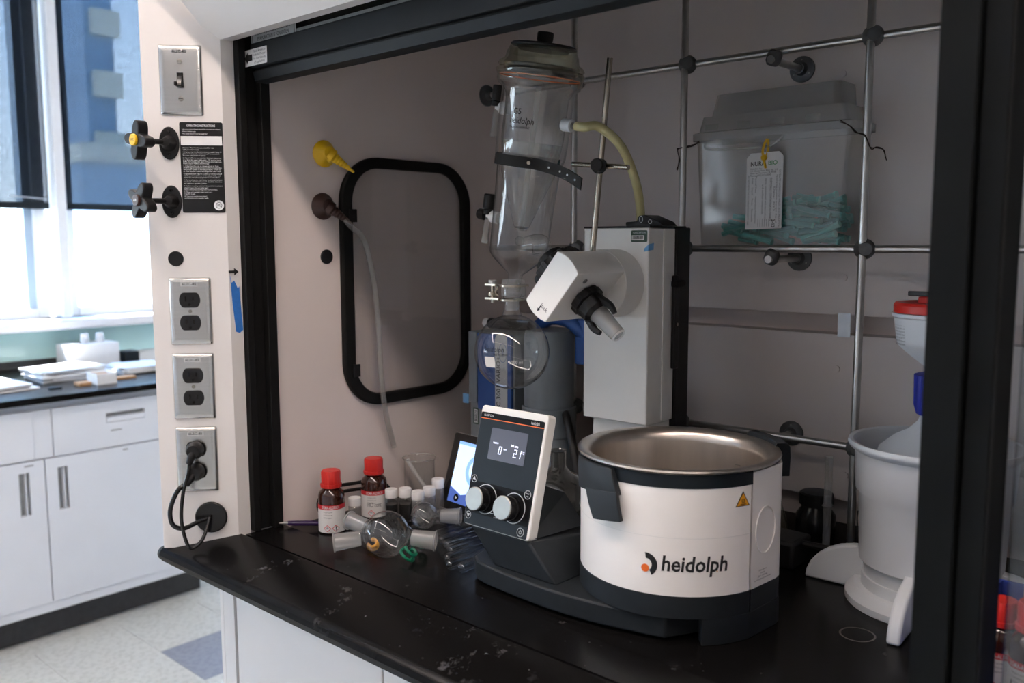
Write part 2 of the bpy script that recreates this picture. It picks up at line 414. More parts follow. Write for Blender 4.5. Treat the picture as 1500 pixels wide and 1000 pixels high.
wins = [(-3.2, -1.62), (-1.58, .00), (.04, 1.565), (1.635, 2.55)]
for k, (y0, y1) in enumerate(wins):
    f = MB()
    f.box(WX-.13, WX-.08, y0, y0+.05, WZ0, WZ1); f.box(WX-.13, WX-.08, y1-.05, y1, WZ0, WZ1)
    f.box(WX-.13, WX-.08, y0+.05, y1-.05, WZ0, WZ0+.04); f.box(WX-.13, WX-.08, y0+.05, y1-.05, WZ1-.05, WZ1)
    wo = struct(f.build('window_%d' % (k+1), 'frame_glare_white', bevel=.004))
    MB().box(WX-.112, WX-.106, y0+.05, y1-.05, WZ0+.04, WZ1-.05).build('pane', 'window_glass', wo)
    if k == 2: MB().box(WX-.17, WX-.10, y1-.085, y1-.05, WZ0+.04, WZ1-.05).build('stile', 'tower_grey', wo)
m = MB()
for y0 in (-1.6, .02, 1.6): m.box(WX-.17, WX+.012, y0-.022, y0+.022, WZ0, WZ1)
struct(m.build('trim_1', 'frame_glare_white', bevel=.006))
struct(MB().box(WX-.06, WX+.115, -3.4, 2.55, 1.056, WZ0).build('trim_2', 'sill_white', bevel=.012, seg=3))
for k, (y0, y1, lb) in enumerate(((.05, 1.57, 'wide blue grey mesh roller blind beside the window mullion'), (1.63, 2.53, 'narrow blue grey mesh roller blind next to the white hood post'),
                                 (-1.57, -.01, 'blue grey mesh roller blind over the second window'), (-3.19, -1.63, 'blue grey mesh roller blind over the farthest window'))):
    t = thing('roller_blind', lb, 'blind', (WX-.045, (y0+y1)/2, 1.573), 'window roller blinds')
    MB().box(WX-.0455, WX-.0445, y0, y1, 1.60, 2.66).build('fabric', 'shade_fabric', t)
    MB().box(WX-.052, WX-.038, y0, y1, 1.573, 1.602).build('hem_bar', 'slate_face', t, bevel=.004)
    MB().cyl((WX-.045, y0, 2.655), (WX-.045, y1, 2.655), .022).build('roller_tube', 'alu', t)
tag(MB().tube([(WX-.02, 1.40, 1.625), (WX-.02, 1.46, 1.622), (WX-.02, 1.55, 1.616)], .003, 8).build('blind_cord', 'alu'), 'short pale cord hanging across the foot of the roller blind', 'cord')

# ceiling luminaires (the long one in front of the hood gives the hard shadow edge under the sash)
for x0, x1, y, mt, lb in ((-2.6, 2.6, .12, 'diffuser', 'long slim linear ceiling lamp in front of the fume hood'), (-2.0, 2.6, -1.45, 'diffuser_rear', 'slim linear ceiling lamp across the middle of the room')):
    t = thing('ceiling_lamp', lb, 'lamp', ((x0+x1)/2, y, 2.69))
    MB().box(x0, x1, y-.05, y+.05, 2.70, 2.749).build('housing', 'alu', t, bevel=.004)
    MB().box(x0+.02, x1-.02, y-.033, y+.033, 2.69, 2.699).build('light_diffuser', mt, t)
t = thing('ceiling_lamp', 'added fill light strip over the aisle along the bench', 'lamp', (-2.2, .35, 2.69))  # added fill out of view, brightens the bench cabinet fronts
MB().box(-2.28, -2.12, -1.6, 2.3, 2.70, 2.749).build('housing', 'alu', t, bevel=.004)
MB().box(-2.265, -2.135, -1.58, 2.28, 2.69, 2.699).build('light_diffuser', 'aisle_fill', t)

# ---- bench under the windows
t = thing('lab_bench_cabinet', 'white bench cabinet with two drawers and two doors under black worktop', 'cabinet', (-3.65, 1.2, 0))
MB().box(-4.05, -3.32, .60, 1.79, .11, .872).build('body', 'cabinet_white', t)
MB().box(-4.0, -3.375, .62, 1.785, 0, .11).build('toe_kick', 'toe_black', t)
XF = -3.30
def recess_panel(nm, y0, y1, z0, z1, hy0, hy1, hz0, hz1, par):
    m = MB()                                     # panel with a rectangular finger pull cut through its face
    m.box(XF-.02, XF, y0, hy0, z0, z1); m.box(XF-.02, XF, hy1, y1, z0, z1)
    m.box(XF-.02, XF, hy0, hy1, z0, hz0); m.box(XF-.02, XF, hy0, hy1, hz1, z1)
    o = m.build(nm, 'cabinet_white', par)
    p = MB(); p.box(XF-.019, XF-.017, hy0, hy1, hz0, hz1)
    ho = p.build('recessed_pull', 'liner_silver', o)
    if hz1-hz0 > hy1-hy0: MB().box(XF-.017, XF+.001, hy1-.016, hy1-.012, hz0+.002, hz1-.002).build('pull_lip', 'cabinet_white', o)
    else: MB().box(XF-.017, XF+.001, hy0+.002, hy1-.002, hz0+.002, hz0+.02).build('pull_lip', 'cabinet_white', o)
    return o
recess_panel('drawer', .63, 1.150, .674, .846, .81, .96, .765, .802, t)
recess_panel('drawer', 1.216, 1.748, .674, .846, 1.405, 1.552, .765, .802, t)
recess_panel('door', .62, 1.180, .148, .669, 1.095, 1.130, .478, .632, t)
recess_panel('door', 1.184, 1.770, .148, .669, 1.224, 1.259, .478, .632, t)
MB().box(-3.32, -3.305, .62, 1.785, .112, .146).build('bottom_rail', 'cabinet_white', t)
MB().box(-3.32, -3.304, 1.152, 1.214, .674, .846).build('stile', 'cabinet_white', t)
for y, z, wd in ((1.44, .735, .04), (1.47, .655, .02), (1.13, .655, .03)):
    MB().box(XF+.0001, XF+.0006, y-wd/2, y+wd/2, z-.002, z+.002).build('tape_tag', 'grey_ink', t)
tag(MB().box(-4.09, -3.268, -.6, 1.82, .873, .896).build('bench_worktop', 'epoxy', bevel=.003), 'black resin bench worktop running under the windows', 'worktop')
t = tag(MB().box(WX+.001, WX+.012, -.6, 2.3, .93, 1.055).build('backsplash_panel', 'teal_panel'), 'pale teal glass backsplash between worktop and window sill', 'panel')
tag(MB().box(WX+.001, WX+.022, -.6, 1.82, .897, .93).build('bench_upstand', 'toe_black'), 'low black upstand along the rear of the bench worktop', 'upstand')

# ---- clutter on the bench
def sheet_pile(cx, cy, w, d, n, z0, rot, jit, seed):
    rnd = random.Random(seed); m = MB()
    for i in range(n):
        a = rot+rnd.uniform(-jit, jit); c, s = math.cos(a), math.sin(a); th = rnd.uniform(.002, .006)
        fr = (V((cx+rnd.uniform(-.02, .02), cy+rnd.uniform(-.02, .02), z0)), V((c, s, 0)), V((-s, c, 0)), EZ)
        m.box(-w/2, w/2, -d/2, d/2, 0, th, fr); z0 += th+.0004
    return m, z0
m, z1 = sheet_pile(-3.70, 1.43, .21, .24, 10, .8965, .1, .18, 1)
tag(m.build('paper_stack', 'paper'), 'tall untidy stack of white papers behind the small white box', 'papers')
m, z2 = sheet_pile(-3.66, 1.70, .20, .17, 6, .8965, -.1, .15, 2)
tag(m.build('paper_stack', 'paper'), 'lower spread of white papers on the bench beside the hood post', 'papers')
m, z3 = sheet_pile(-3.60, 1.09, .26, .24, 4, .8965, .1, .2, 5)
tag(m.build('paper_stack', 'paper'), 'few loose white sheets at the front edge of the bench', 'papers')
t = thing('carton', 'small open white carton lying at the front of the bench worktop', 'box', (-3.43, 1.45, .8965))
b = MB(); b.box(-3.475, -3.385, 1.415, 1.49, .8965, .8985)
for a in ((-3.475, -3.472, 1.415, 1.49), (-3.388, -3.385, 1.415, 1.49), (-3.472, -3.388, 1.415, 1.418), (-3.472, -3.388, 1.487, 1.49)): b.box(*a, .8985, .937)
b.build('sides', 'paper', t); MB().box(-3.471, -3.389, 1.419, 1.486, .8987, .928).build('lining', 'cardboard', t)
tag(MB().box(-3.985, -3.865, 1.50, 1.72, .8966, 1.0).build('tissue_carton', 'paper', bevel=.004), 'white paper carton standing behind the paper stacks', 'box')
for x, y, wh in ((-3.93, 1.60, 'farther from'), (-3.92, 1.66, 'nearer to')):
    j = thing('sample_jar', 'small white capped jar on the paper carton %s the hood post' % wh, 'jar', (x, y, 1.0005), 'white jars by the window')
    MB().lathe([(0, 0), (.018, 0), (.018, .022), (.015, .026)], (x, y, 1.0005), n=20).build('jar_body', 'poly_white', j)
    MB().cyl((x, y, 1.0265), (x, y, 1.04), .0165).build('jar_cap', 'cap_white', j, bevel=.002)
tag(MB().box(-3.93, -3.85, 1.735, 1.80, .8966, .955).build('storage_tin', 'slate_face', bevel=.003), 'small dark square tin beside the white carton', 'tin')
tag(MB().box(-3.46, -3.41, 1.36, 1.405, .8966, .908).build('wood_block', 'cardboard'), 'flat brown cardboard piece in front of the papers', 'cardboard')
tag(MB().box(-3.50, -3.46, 1.50, 1.60, .8966, .905).build('wood_block', 'cardboard'), 'flat brown cardboard strip beside the open carton', 'cardboard')
tag(MB().box(-3.44, -3.415, 1.26, 1.30, .8966, .902).build('dark_clip', 'slate_face'), 'small dark clip lying on the bench worktop', 'clip')
t = thing('wash_bottle_rack', 'tall clear plastic sheet holder standing beside the hood post', 'holder', (-3.55, 1.77, .8966))
MB().box(-3.60, -3.53, 1.765, 1.775, .8966, 1.10).build('sheet', 'clear_plastic', t); MB().box(-3.62, -3.51, 1.755, 1.785, .8966, .904).build('foot', 'clear_plastic', t)

# ---- the street outside
struct(MB().box(-90, -6, -40, 70, -14.2, -14).build('street_ground', 'street'))
t = thing('office_tower', 'slim dark glass tower with pale balconies seen through the blind', 'building', (-47, 19.8, -14))
MB().box(-50, -45, 19.1, 20.5, -13.9, 22).build('shaft', 'tower_glass', t)
for k in range(9):
    z = -6+k*2.9; MB().box(-45.05, -44.6, 19.35, 20.7, z, z+1.2).build('balcony', 'tower_beige', t)
t = thing('office_block', 'low blue grey office block at the foot of the tower', 'building', (-42, 21, -14))
MB().box(-44, -40, 16.6, 26, -13.9, 4.9).build('block', 'tower_grey', t); MB().box(-44.2, -39.8, 16.5, 26.1, 4.9, 5.7).build('parapet', 'tower_beige', t)
t = thing('brick_building', 'red brick building with white framed windows beyond the window', 'building', (-20, 5.5, -14))
MB().box(-23, -20, 2, 7.0, -13.9, 2.05).build('wall', 'brick_red', t)
for yy in (4.2, 5.2, 6.2): MB().box(-20, -19.9, yy, yy+.55, -.6, 1.3).build('window', 'paper', t)
t = thing('pale_building', 'pale low building with ribbed front beyond the window', 'building', (-21, 9.5, -14))
MB().box(-24, -20.5, 7.3, 12.5, -13.9, 1.55).build('wall', 'paper', t)
for k in range(10): MB().box(-20.5, -20.4, 7.4+k*.5, 7.6+k*.5, -2, 1.2).build('rib', 'tower_beige', t)

# ================================================================== FUME HOOD
ZT = .912                                   # dished work surface
HL, HB = -1.37, 1.535                       # left liner, baffle face
hood = thing('fume_hood', 'large white laboratory fume hood with black sash frame and dark worktop', 'fume hood', (-.3, 1.15, .87))
MB().box(HL-.012, HL, .885, 1.70, .895, 2.35).build('side_liner', 'hood_liner', hood)
MB().box(-1.475, HL-.0125, .836, 1.72, .872, 2.35).build('side_panel', 'white_paint', hood)
MB().box(.85, .90, .80, 1.72, .872, 2.35).build('side_panel', 'white_paint', hood)
MB().box(-1.475, .90, 1.70, 1.74, .872, 2.35).build('rear_panel', 'hood_liner', hood)
MB().box(-1.475, .90, .80, 1.74, 2.35, 2.38).build('roof_panel', 'white_paint', hood)
# baffles: upper, lower and the slot channel between them
MB().box(HL, .85, HB, HB+.006, 1.3005, 2.30).build('baffle_panel', 'baffle', hood)
MB().box(HL, .85, HB, HB+.006, .972, 1.2655).build('baffle_panel', 'baffle', hood)
MB().box(HL, .85, HB+.06, HB+.066, .90, 1.34).build('baffle_backing', 'hood_liner', hood)
MB().box(HL, .85, HB+.0062, HB+.0598, 1.245, 1.264).build('baffle_channel', 'baffle', hood)
for x in (-.6115, .2): MB().box(x-.011, x+.011, HB-.0015, HB-.0001, 1.262, 1.304).build('baffle_clip', 'alu', hood)
for x, z in ((-.615, 1.365), (-.622, 1.205), (-.60, 1.018), (-.63, 1.71), (-1.05, 1.36), (-.86, 1.66)):
    MB().cyl((x, HB, z), (x, HB-.003, z), .006, n=16).build('fastener_cap', 'baffle', hood)
# work surface with raised front rim, airfoil sill in front
ws = MB(); ws.box(HL, .85, .815, .890, .872, .920); ws.box(HL, .85, .890, 1.70, .872, ZT)
ws.build('work_surface', 'epoxy', hood)
af = MB(); af.prism([(.712, .874), (.709, .884), (.711, .892), (.716, .8965), (.724, .899), (.806, .9190), (.8115, .9195), (.813, .917), (.813, .905), (.735, .872), (.716, .871)], (-1.478, 0, 0), EY, EZ, 0, 2.376)
af.build('airfoil_sill', 'epoxy', hood, angle=25)
MB().cyl((-1.4785, .722, .884), (-1.488, .722, .884), .013).cyl((-1.488, .722, .884), (-1.491, .722, .884), .010).build('sill_end_cap', 'black_plastic', hood, bevel=.002)
# angled corner post: plan outline extruded, its return strip faces into the opening
PP = V((-1.425, .758, 0)); PD = V((.675, .738, 0)); PN = V((.738, -.675, 0))
def post(s, z, off=0.0): return PP+PD*s+PN*off+EZ*z
pz0, pz1 = .9005, 2.35
a = PP+PD*-.064; a2 = PP+PD*-.056; b = PP+PD*.066
mp_ = MB()
out = [(a.x-.006, a.y+.012), (a.x, a.y+.002), (a2.x, a2.y), (b.x, b.y), (-1.38, .8305), (-1.475, .8305)]
mp_.prism(out, (0, 0, 0), EX, EY, .899, 2.35)
mp_.build('corner_post', 'white_paint', hood)
# bottom of the post follows the sloping sill
# header: bevelled face, narrow underside, front fascia
h = MB(); h.prism([(.807, 1.762), (.8302, 1.7635), (.8302, 1.80), (.80, 2.35), (.70, 2.35), (.70, 1.868), (.708, 1.860)], (-1.40, 0, 0), EY, EZ, 0, 2.28)
h.build('header', 'white_paint', hood)
# black sash tracks and the mullion between the two sashes
tk = MB(); tk.box(-1.385, -1.3685, .832, .846, .920, 2.3); tk.box(-1.385, -1.3745, .846, .868, .920, 2.3); tk.box(-1.385, -1.3605, .868, .886, .920, 2.3)
tk.build('sash_track', 'black_matte', hood, bevel=.0015)
mu = MB(); mu.box(-.2535, -.2225, .815, .886, .920, 2.3); mu.box(-.2205, -.1995, .822, .884, .920, 2.3); mu.box(-.2225, -.2205, .83, .88, .920, 2.3)
mu.build('mullion', 'black_frame', hood, bevel=.002)
MB().box(-.1994, -.1985, .823, .83, .92, 2.3).build('mullion_seal', 'black_matte', hood)
# rounded viewing window in the side liner
fo = rrect(.338, .478, .088, 10, 1.199, 1.350); fi = rrect(.290, .436, .066, 10, 1.2005, 1.351)
vf = MB().ringprism(fo, fi, (HL, 0, 0), EY, EZ, 0, .013).build('view_window_gasket', 'black_matte', hood, bevel=.003)
MB().prism(rrect(.292, .438, .067, 10, 1.2005, 1.351), (HL, 0, 0), EY, EZ, .0005, .004).build('view_window_pane', 'hood_glass', vf)
for z in (1.478, 1.185): MB().box(HL+.0125, HL+.016, 1.045, 1.062, z-.012, z+.012).build('gasket_clip', 'black_plastic', vf)
MB().cyl((HL, 1.001, 1.402), (HL+.003, 1.001, 1.402), .0135).build('hole_plug', 'black_plastic', hood, bevel=.001)
MB().cyl(post(-.020, 1.402), post(-.020, 1.402, .002), .0128).build('hole_plug', 'black_plastic', hood, bevel=.0008)
g = MB().cyl(post(.021, .953), post(.021, .953, .006), .0275, n=32).build('cable_grommet', 'black_gloss', hood, bevel=.002)
MB().box(-.014, .006, -.005, .005, .0062, .0085, (post(.015, .9525), PD, EZ, PN)).build('grommet_slot', 'black_matte', g)

# ---- sash (raised): lower handle rail, upper rail with notices, pane behind
t = thing('sash', 'raised black framed glass sash of the fume hood with two stepped rails', 'sash', (-.82, .86, 1.697))
SA, SB = -1.360, -.255
MB().prism([(.850, 1.7175), (.862, 1.7145), (.862, 1.7005), (.866, 1.697), (.878, 1.697), (.882, 1.7005), (.882, 1.722), (.850, 1.722)][:0] or [(.853, 1.714), (.857, 1.699), (.862, 1.697), (.880, 1.697), (.882, 1.70), (.882, 1.714)], (SA, 0, 0), EY, EZ, 0, SB-SA).build('handle_rail', 'sash_black', t)
MB().box(SA, SB, .860, .882, 1.714, 1.719).build('rail_groove', 'black_matte', t)
MB().box(SA, SB, .850, .882, 1.719, 1.759).build('upper_rail', 'sash_black', t, bevel=.002)
MB().box(SA, SB, .858, .882, 1.759, 1.766).build('metal_strip', 'liner_silver', t)
MB().box(SA, SB, .868, .874, 1.766, 2.25).build('pane', 'dark_glass', t)
MB().box(SA, SB, .872, .890, 1.766, 1.80).build('glass_stop', 'black_matte', t)
t2 = thing('sash', 'lowered glass sash of the second bay beyond the black mullion', 'sash', (.33, .86, .921))
MB().box(-.19, .845, .853, .882, .921, .945).build('handle_rail', 'sash_black', t2, bevel=.002)
MB().box(-.19, .845, .868, .874, .945, 1.80).build('pane', 'sash_glass', t2)
MB().box(-.19, .845, .860, .882, 1.80, 1.83).build('top_rail', 'sash_black', t2, bevel=.002)

def plaque(name, label, cat, o, u, v, w, hgt, material, r=.0015, th=.0012, group=None):
    """flat label: a thing at o with a backing panel in the frame u,v"""
    t = thing(name, label, cat, o, group)
    MB().prism(rrect(w, hgt, r, 3), o, u, v, 0.0002, th).build('backing', material, t)
    return t
t = plaque('warning_notice', 'white notice forbidding chemical disposal by evaporation on the sash rail', 'notice', V((-1.301, .8575, 1.773)), EX, EZ, .128, .038, 'label_grey')
MB().ringprism(rrect(.122, .032, .001, 2), rrect(.120, .030, .001, 2), (-1.301, .8575, 1.7735), EX, EZ, .0012, .0015).build('border', 'ink', t)
text('CHEMICAL DISPOSAL BY MEANS OF', 'ink', t, (-1.301, .8575, 1.7745), EX, EZ, .0085, width=.108, off=.0014, bold=.01)
text('EVAPORATION IS FORBIDDEN', 'ink', t, (-1.301, .8575, 1.7655), EX, EZ, .0085, width=.090, off=.0014, bold=.01)
text('6L2C-85', 'grey_ink', t, (-1.25, .8575, 1.7565), EX, EZ, .004, off=.0014)
t = plaque('airflow_notice', 'small white sticker with black arrow about sash position and air velocity', 'sticker', V((-1.3435, .8495, 1.7355)), EX, EZ, .070, .0265, 'label_white', r=.0008)
MB().prism([(-.0315, 0), (-.021, .009), (-.021, .005), (-.008, .005), (-.008, -.005), (-.021, -.005), (-.021, -.009)], (-1.3435, .8495, 1.7355), EX, EZ, .0012, .0015).build('arrow', 'ink', t)
for i, s in enumerate(('Match Arrows to', 'Indicate Proper', 'Air Flow Velocity', '(if applicable)')):
    text(s, 'ink', t, (-1.3435+.0135, .8495, 1.7355+.009-.006*i), EX, EZ, .0056, width=.036 if i < 3 else .030, off=.0014)

# ---- things on the corner post
def post_plate(z, label, kind):
    o = post(.001, z); t = thing('outlet_plate' if kind != 'switch' else 'light_switch', label, 'outlet' if kind != 'switch' else 'switch', o, 'power outlets on the hood post' if kind != 'switch' else None)
    W, H = .070, .1143
    ring = [(W/2, H/2, 0), (W/2-.0004, H/2-.0004, .0016), (W/2-.003, H/2-.003, .0038), (W/2-.0065, H/2-.0065, .0053), (W/2-.0095, H/2-.0095, .0055)]
    m = MB(); vs = []; k = 5
    for (hw, hh, d) in ring:
        for x, y in rrect(2*hw, 2*hh, .003, k): vs.append(o+PD*x+EZ*y+PN*d)
    n = 4*(k+1); fs = [(r*n+i, r*n+(i+1) % n, (r+1)*n+(i+1) % n, (r+1)*n+i) for r in range(4) for i in range(n)]
    fs.append(tuple(range(4*n, 5*n))); m.add(vs, fs); m.build('face_plate', 'plate_steel', t, angle=50)
    f = .0056
    if kind != 'switch':
        MB().prism([(-.014, -.0035), (.014, -.0035), (.014, .0035), (-.014, .0035)], o+EZ*.046, PD, EZ, f, f+.0003).build('tape_label', 'tape_grey', t)
    text('6L2C-85', 'ink', t, o+EZ*.046, PD, EZ, .0062, width=.023, off=f+.0006, bold=.015)
    if kind == 'switch':
        for dz in (.030, -.030):
            s_ = MB().lathe([(.0042, f), (.0038, f+.0012), (0, f+.0018)], o+EZ*dz, PN, 16).build('screw', 'knob_steel', t)
            MB().box(-.0034, .0034, -.0005, .0005, f+.0015, f+.0019, (o+EZ*dz, PD, EZ, PN)).build('slot', 'ink', s_)
        MB().box(-.005, .005, -.012, .012, f-.002, f+.0006, (o, PD, EZ, PN)).build('toggle_well', 'black_matte', t)
        fr = (o+PN*f, PD, (EZ*.80-PN*-.0).normalized(), PN)
        MB().prism([(0, .004), (.004, .010), (.014, -.004), (.016, -.011), (.011, -.012), (0, -.006)], o+PD*-.004, PN, EZ, -.0082, 0).build('toggle', 'black_gloss', t, bevel=.001)
        MB().box(-.0075, -.0035, -.0105, -.0035, f, f+.012, (o, PD, EZ, PN)).build('toggle_stub', 'black_gloss', t, bevel=.001)
    else:
        s_ = MB().lathe([(.0032, f), (.0028, f+.001), (0, f+.0014)], o, PN, 14).build('screw', 'knob_steel', t)
        for dz in (.0193, -.0193):
            c = o+EZ*dz
            outl = [(x, max(-.0128, min(.0128, y))) for x, y in circle(.0172, 32)]
            r_ = MB().prism(outl, c, PD, EZ, f-.001, f+.0022).build('receptacle', 'black_gloss', t, bevel=.0006)
            for x, hh, wd in ((-.0062, .0042, .0012), (.0062, .0035, .0012)):
                MB().box(x-wd, x+wd, -hh+.002, hh+.002, f+.0019, f+.0026, (c, PD, EZ, PN)).build('slot', 'black_matte', r_)
            MB().cyl(c+EZ*-.0075+PN*(f+.0019), c+EZ*-.0075+PN*(f+.0026), .0024, n=14).build('ground_hole', 'black_matte', r_)
    return t
post_plate(1.695, 'steel plate with black toggle switch at the top of the white post', 'switch')
post_plate(1.313, 'steel double outlet just under the black round plug on the post', 'outlet')
post_plate(1.184, 'empty steel double outlet between the two other outlets on the post', 'outlet')
post_plate(1.056, 'steel double outlet with two black plugs in it', 'outlet')
def plug(z, label, cord, r, tilt):
    o = post(.001, z, .0085); t = thing('power_cord', label, 'cord', o, 'black power cords on the hood post')
    down = (EZ*-1+PD*tilt).normalized()
    MB().lathe([(.0145, 0), (.0148, .010), (.0125, .016), (.0105, .020), (.0, .0212)], o, PN, 20).build('plug_body', 'black_plastic', t)
    MB().tube([o+PN*.012, o+PN*.018+down*.010, o+PN*.020+down*.022], lambda q: .0085-.0035*q, 12).build('strain_relief', 'black_plastic', t)
    MB().tube([o+PN*.019+down*.020]+[post(s, zz, oo) for s, zz, oo in cord], r, 12).build('cable', 'black_gloss', t)
plug(1.0753, 'black plug and thin cord looping low to the round grommet', [(-.007, 1.040, .032), (-.015, 1.008, .038), (-.019, .963, .042), (-.013, .922, .040), (-.004, .9095, .036), (.012, .924, .028), (.020, .955, .010)], .0031, -.35)
plug(1.0367, 'black plug and thick cord bulging sideways before the round grommet', [(-.020, 1.016, .036), (-.030, 1.000, .040), (-.037, .976, .042), (-.034, .953, .040), (-.019, .944, .034), (.000, .949, .020), (.015, .953, .010)], .0040, -.7)
def valve(s, z, cap, s2, txt, label, rot):
    o = post(s, z); t = thing('valve_handle', label, 'valve', o)
    MB().prism([(.0165*math.cos(a)*(1 if abs(math.cos(a)) > .2 else 1), .027*math.sin(a)) for a in [2*math.pi*i/28 for i in range(28)]], o, PD, EZ, 0, .004).build('flange', 'black_plastic', t, bevel=.0015)
    MB().lathe([(.013, .0035), (.010, .010), (.0075, .022), (.0065, .024), (0, .0245)], o, PN, 20).build('boss', 'black_plastic', t)
    for dz in (.019, -.019): MB().lathe([(.0028, .004), (.0024, .0052), (0, .0056)], o+EZ*dz, PN, 12).build('screw', 'black_gloss', t)
    ax = (PN-PD*.90).normalized(); e = o+PN*.008+ax*.050
    MB().cyl(o+PN*.016, e, .0045, n=16).build('stem', 'black_plastic', t)
    u = (PD-ax*PD.dot(ax)).normalized(); v = ax.cross(u)
    pts = []
    for i in range(64):
        a = 2*math.pi*i/64; r = .0230+.0085*math.cos(4*(a-rot)); pts.append((r*math.cos(a), r*math.sin(a)))
    MB().prism(pts, e, u, v, -.008, .010).build('cross_knob', 'black_plastic', t, bevel=.004, seg=3)
    MB().cyl(e+ax*.009, e+ax*.014, .0095, n=24).build('index_cap', cap, t, bevel=.0012)
    text(txt, 'ink' if cap == 'yellow' else 'white_ink', t, e+ax*.014, u, v, .006, off=.0005)
valve(-.022, 1.593, 'yellow', 0, 'VAC', 'black cross handle valve with yellow cap beside the instruction label', math.radians(80))
valve(-.022, 1.497, 'brown', 0, 'AIR', 'black cross handle valve with dark brown cap beside the instruction label', math.radians(60))
o = post(.0300, 1.5535)
t = plaque('instruction_label', 'black operating instructions label with white print on the post', 'label', o, PD, EZ, .070, .149, 'black_gloss', r=.003)
MB().box(-.0335, .0335, .0365, .0515, .0011, .0014, (o, PD, EZ, PN)).build('blank_field', 'paper', t)
text('OPERATING INSTRUCTIONS', 'white_ink', t, o+EZ*.0685, PD, EZ, .0052, width=.046, off=.0014, bold=.02)
LINES = [(.0625, 'Laboratory fume hoods should be attached to exhaust'), (.0592, 'blower before use.'), (.0555, 'This fume hood is to be used for:'),
 (.0325, 'Caution: This hood is not suited for use'), (.0293, 'with perchloric acid.'), (.0255, '1. Inspect that this fume hood on a regular basis. A'), (.0225, 'permanent inspection device should be connected'), (.0195, 'for your exhaust/alarm system.'),
 (.0155, '2. Adjust baffles for use intended. Optimum adjustment'), (.0125, 'is to have the upper baffle open 1/2" and the lower'), (.0095, 'baffle, if provided, fully open. When using high heat'), (.0065, 'loads, adjust baffles accordingly.'),
 (.0025, '3. If the hood is not as designed, an air flow'), (-.0005, 'monitoring device should be installed to verify that'), (-.0035, 'the exhaust system is working properly. Check the'), (-.0065, 'air flow monitor before working in the fume hood.'),
 (-.0105, '4. Equipment that might be a source of emission should'), (-.0135, 'not be positioned close to the plane of the sash'), (-.0165, 'panel. Do not place equipment to block airflow.'),
 (-.0205, '5. Do not place your head inside the plane of the fume'), (-.0235, 'hood sash. The fume hood sash should be closed to'), (-.0265, 'the maximum operable position.'),
 (-.0305, '6. Perform working activities in front of the fume hood'), (-.0335, 'when in open. Do not make rapid'), (-.0365, 'movements while working with the hood face.'), (-.0405, '7. Clean and maintain fume hood on a'), (-.0435, 'regular basis.'), (-.0475, '8. Test and certify fume hood'), (-.0505, 'performance on a regular basis.')]
for z, s in LINES:
    text(s, 'white_ink', t, o+EZ*z+PD*-.031, PD, EZ, .0028, width=min(.062, .00125*len(s)), off=.0014, align='LEFT')
bd = MB().prism(circle(.0082), o+PD*.0245+EZ*-.0625, PD, EZ, .0011, .0014).build('listing_mark', 'paper', t)
MB().ringprism(circle(.0052), circle(.0044), o+PD*.0245+EZ*-.0625, PD, EZ, .0014, .0016).build('ring', 'ink', bd)
text('UL', 'ink', bd, o+PD*.0245+EZ*-.0625, PD, EZ, .006, off=.0017, bold=.02)
text('CLASSIFIED', 'ink', bd, o+PD*.0245+EZ*-.0560, PD, EZ, .0022, off=.0017)
tag(MB().prism([(.0, .0022), (.0105, .0022), (.0105, .006), (.0185, 0), (.0105, -.006), (.0105, -.0022), (0, -.0022)], (-1.38, .8060, 1.3792), EY, EZ, .0003, .0012).build('arrow_sticker', 'ink'), 'small black arrow sticker on the edge of the post above blue tape', 'sticker')
tag(MB().prism([(0, .0), (.0015, -.012), (.007, -.008), (.010, -.014), (.0135, -.022), (.0162, -.018), (.0175, -.045), (.0205, -.093), (.014, -.098), (.0075, -.0955), (.003, -.05)], (-1.38, .8085, 1.372), EY, EZ, .0003, .0014).build('blue_tape', 'blue_tape'), 'torn strip of bright blue tape on the edge of the post', 'tape')

# ---- cabinet under the hood
t = thing('hood_base_cabinet', 'white cabinet with flush doors under the fume hood sill', 'cabinet', (-.35, 1.2, 0))
MB().box(-1.43, .88, .83, 1.72, .10, .871).build('body', 'white_paint', t)
MB().box(-1.41, .86, .86, 1.70, 0, .10).build('toe_kick', 'toe_black', t)
MB().box(-1.4425, -1.4315, .80, 1.70, .05, .87).build('end_panel', 'white_paint', t)
MB().box(-1.4305, -1.395, .80, .829, .10, .868).build('filler_strip', 'white_paint', t)
hs = MB().box(-1.394, -1.388, .806, .829, .10, .868).build('hinge_strip', 'liner_silver', t)
for k in range(18): MB().box(-1.3935, -1.3885, .8045, .8058, .50+k*.02, .508+k*.02).build('hinge_knuckle', 'hinge_grey', hs)
for x0, x1 in ((-1.387, -.986), (-.982, -.58), (-.576, -.17), (-.166, .24), (.244, .66)): MB().box(x0, x1, .80, .829, .11, .866).build('door', 'white_paint', t, bevel=.0015)

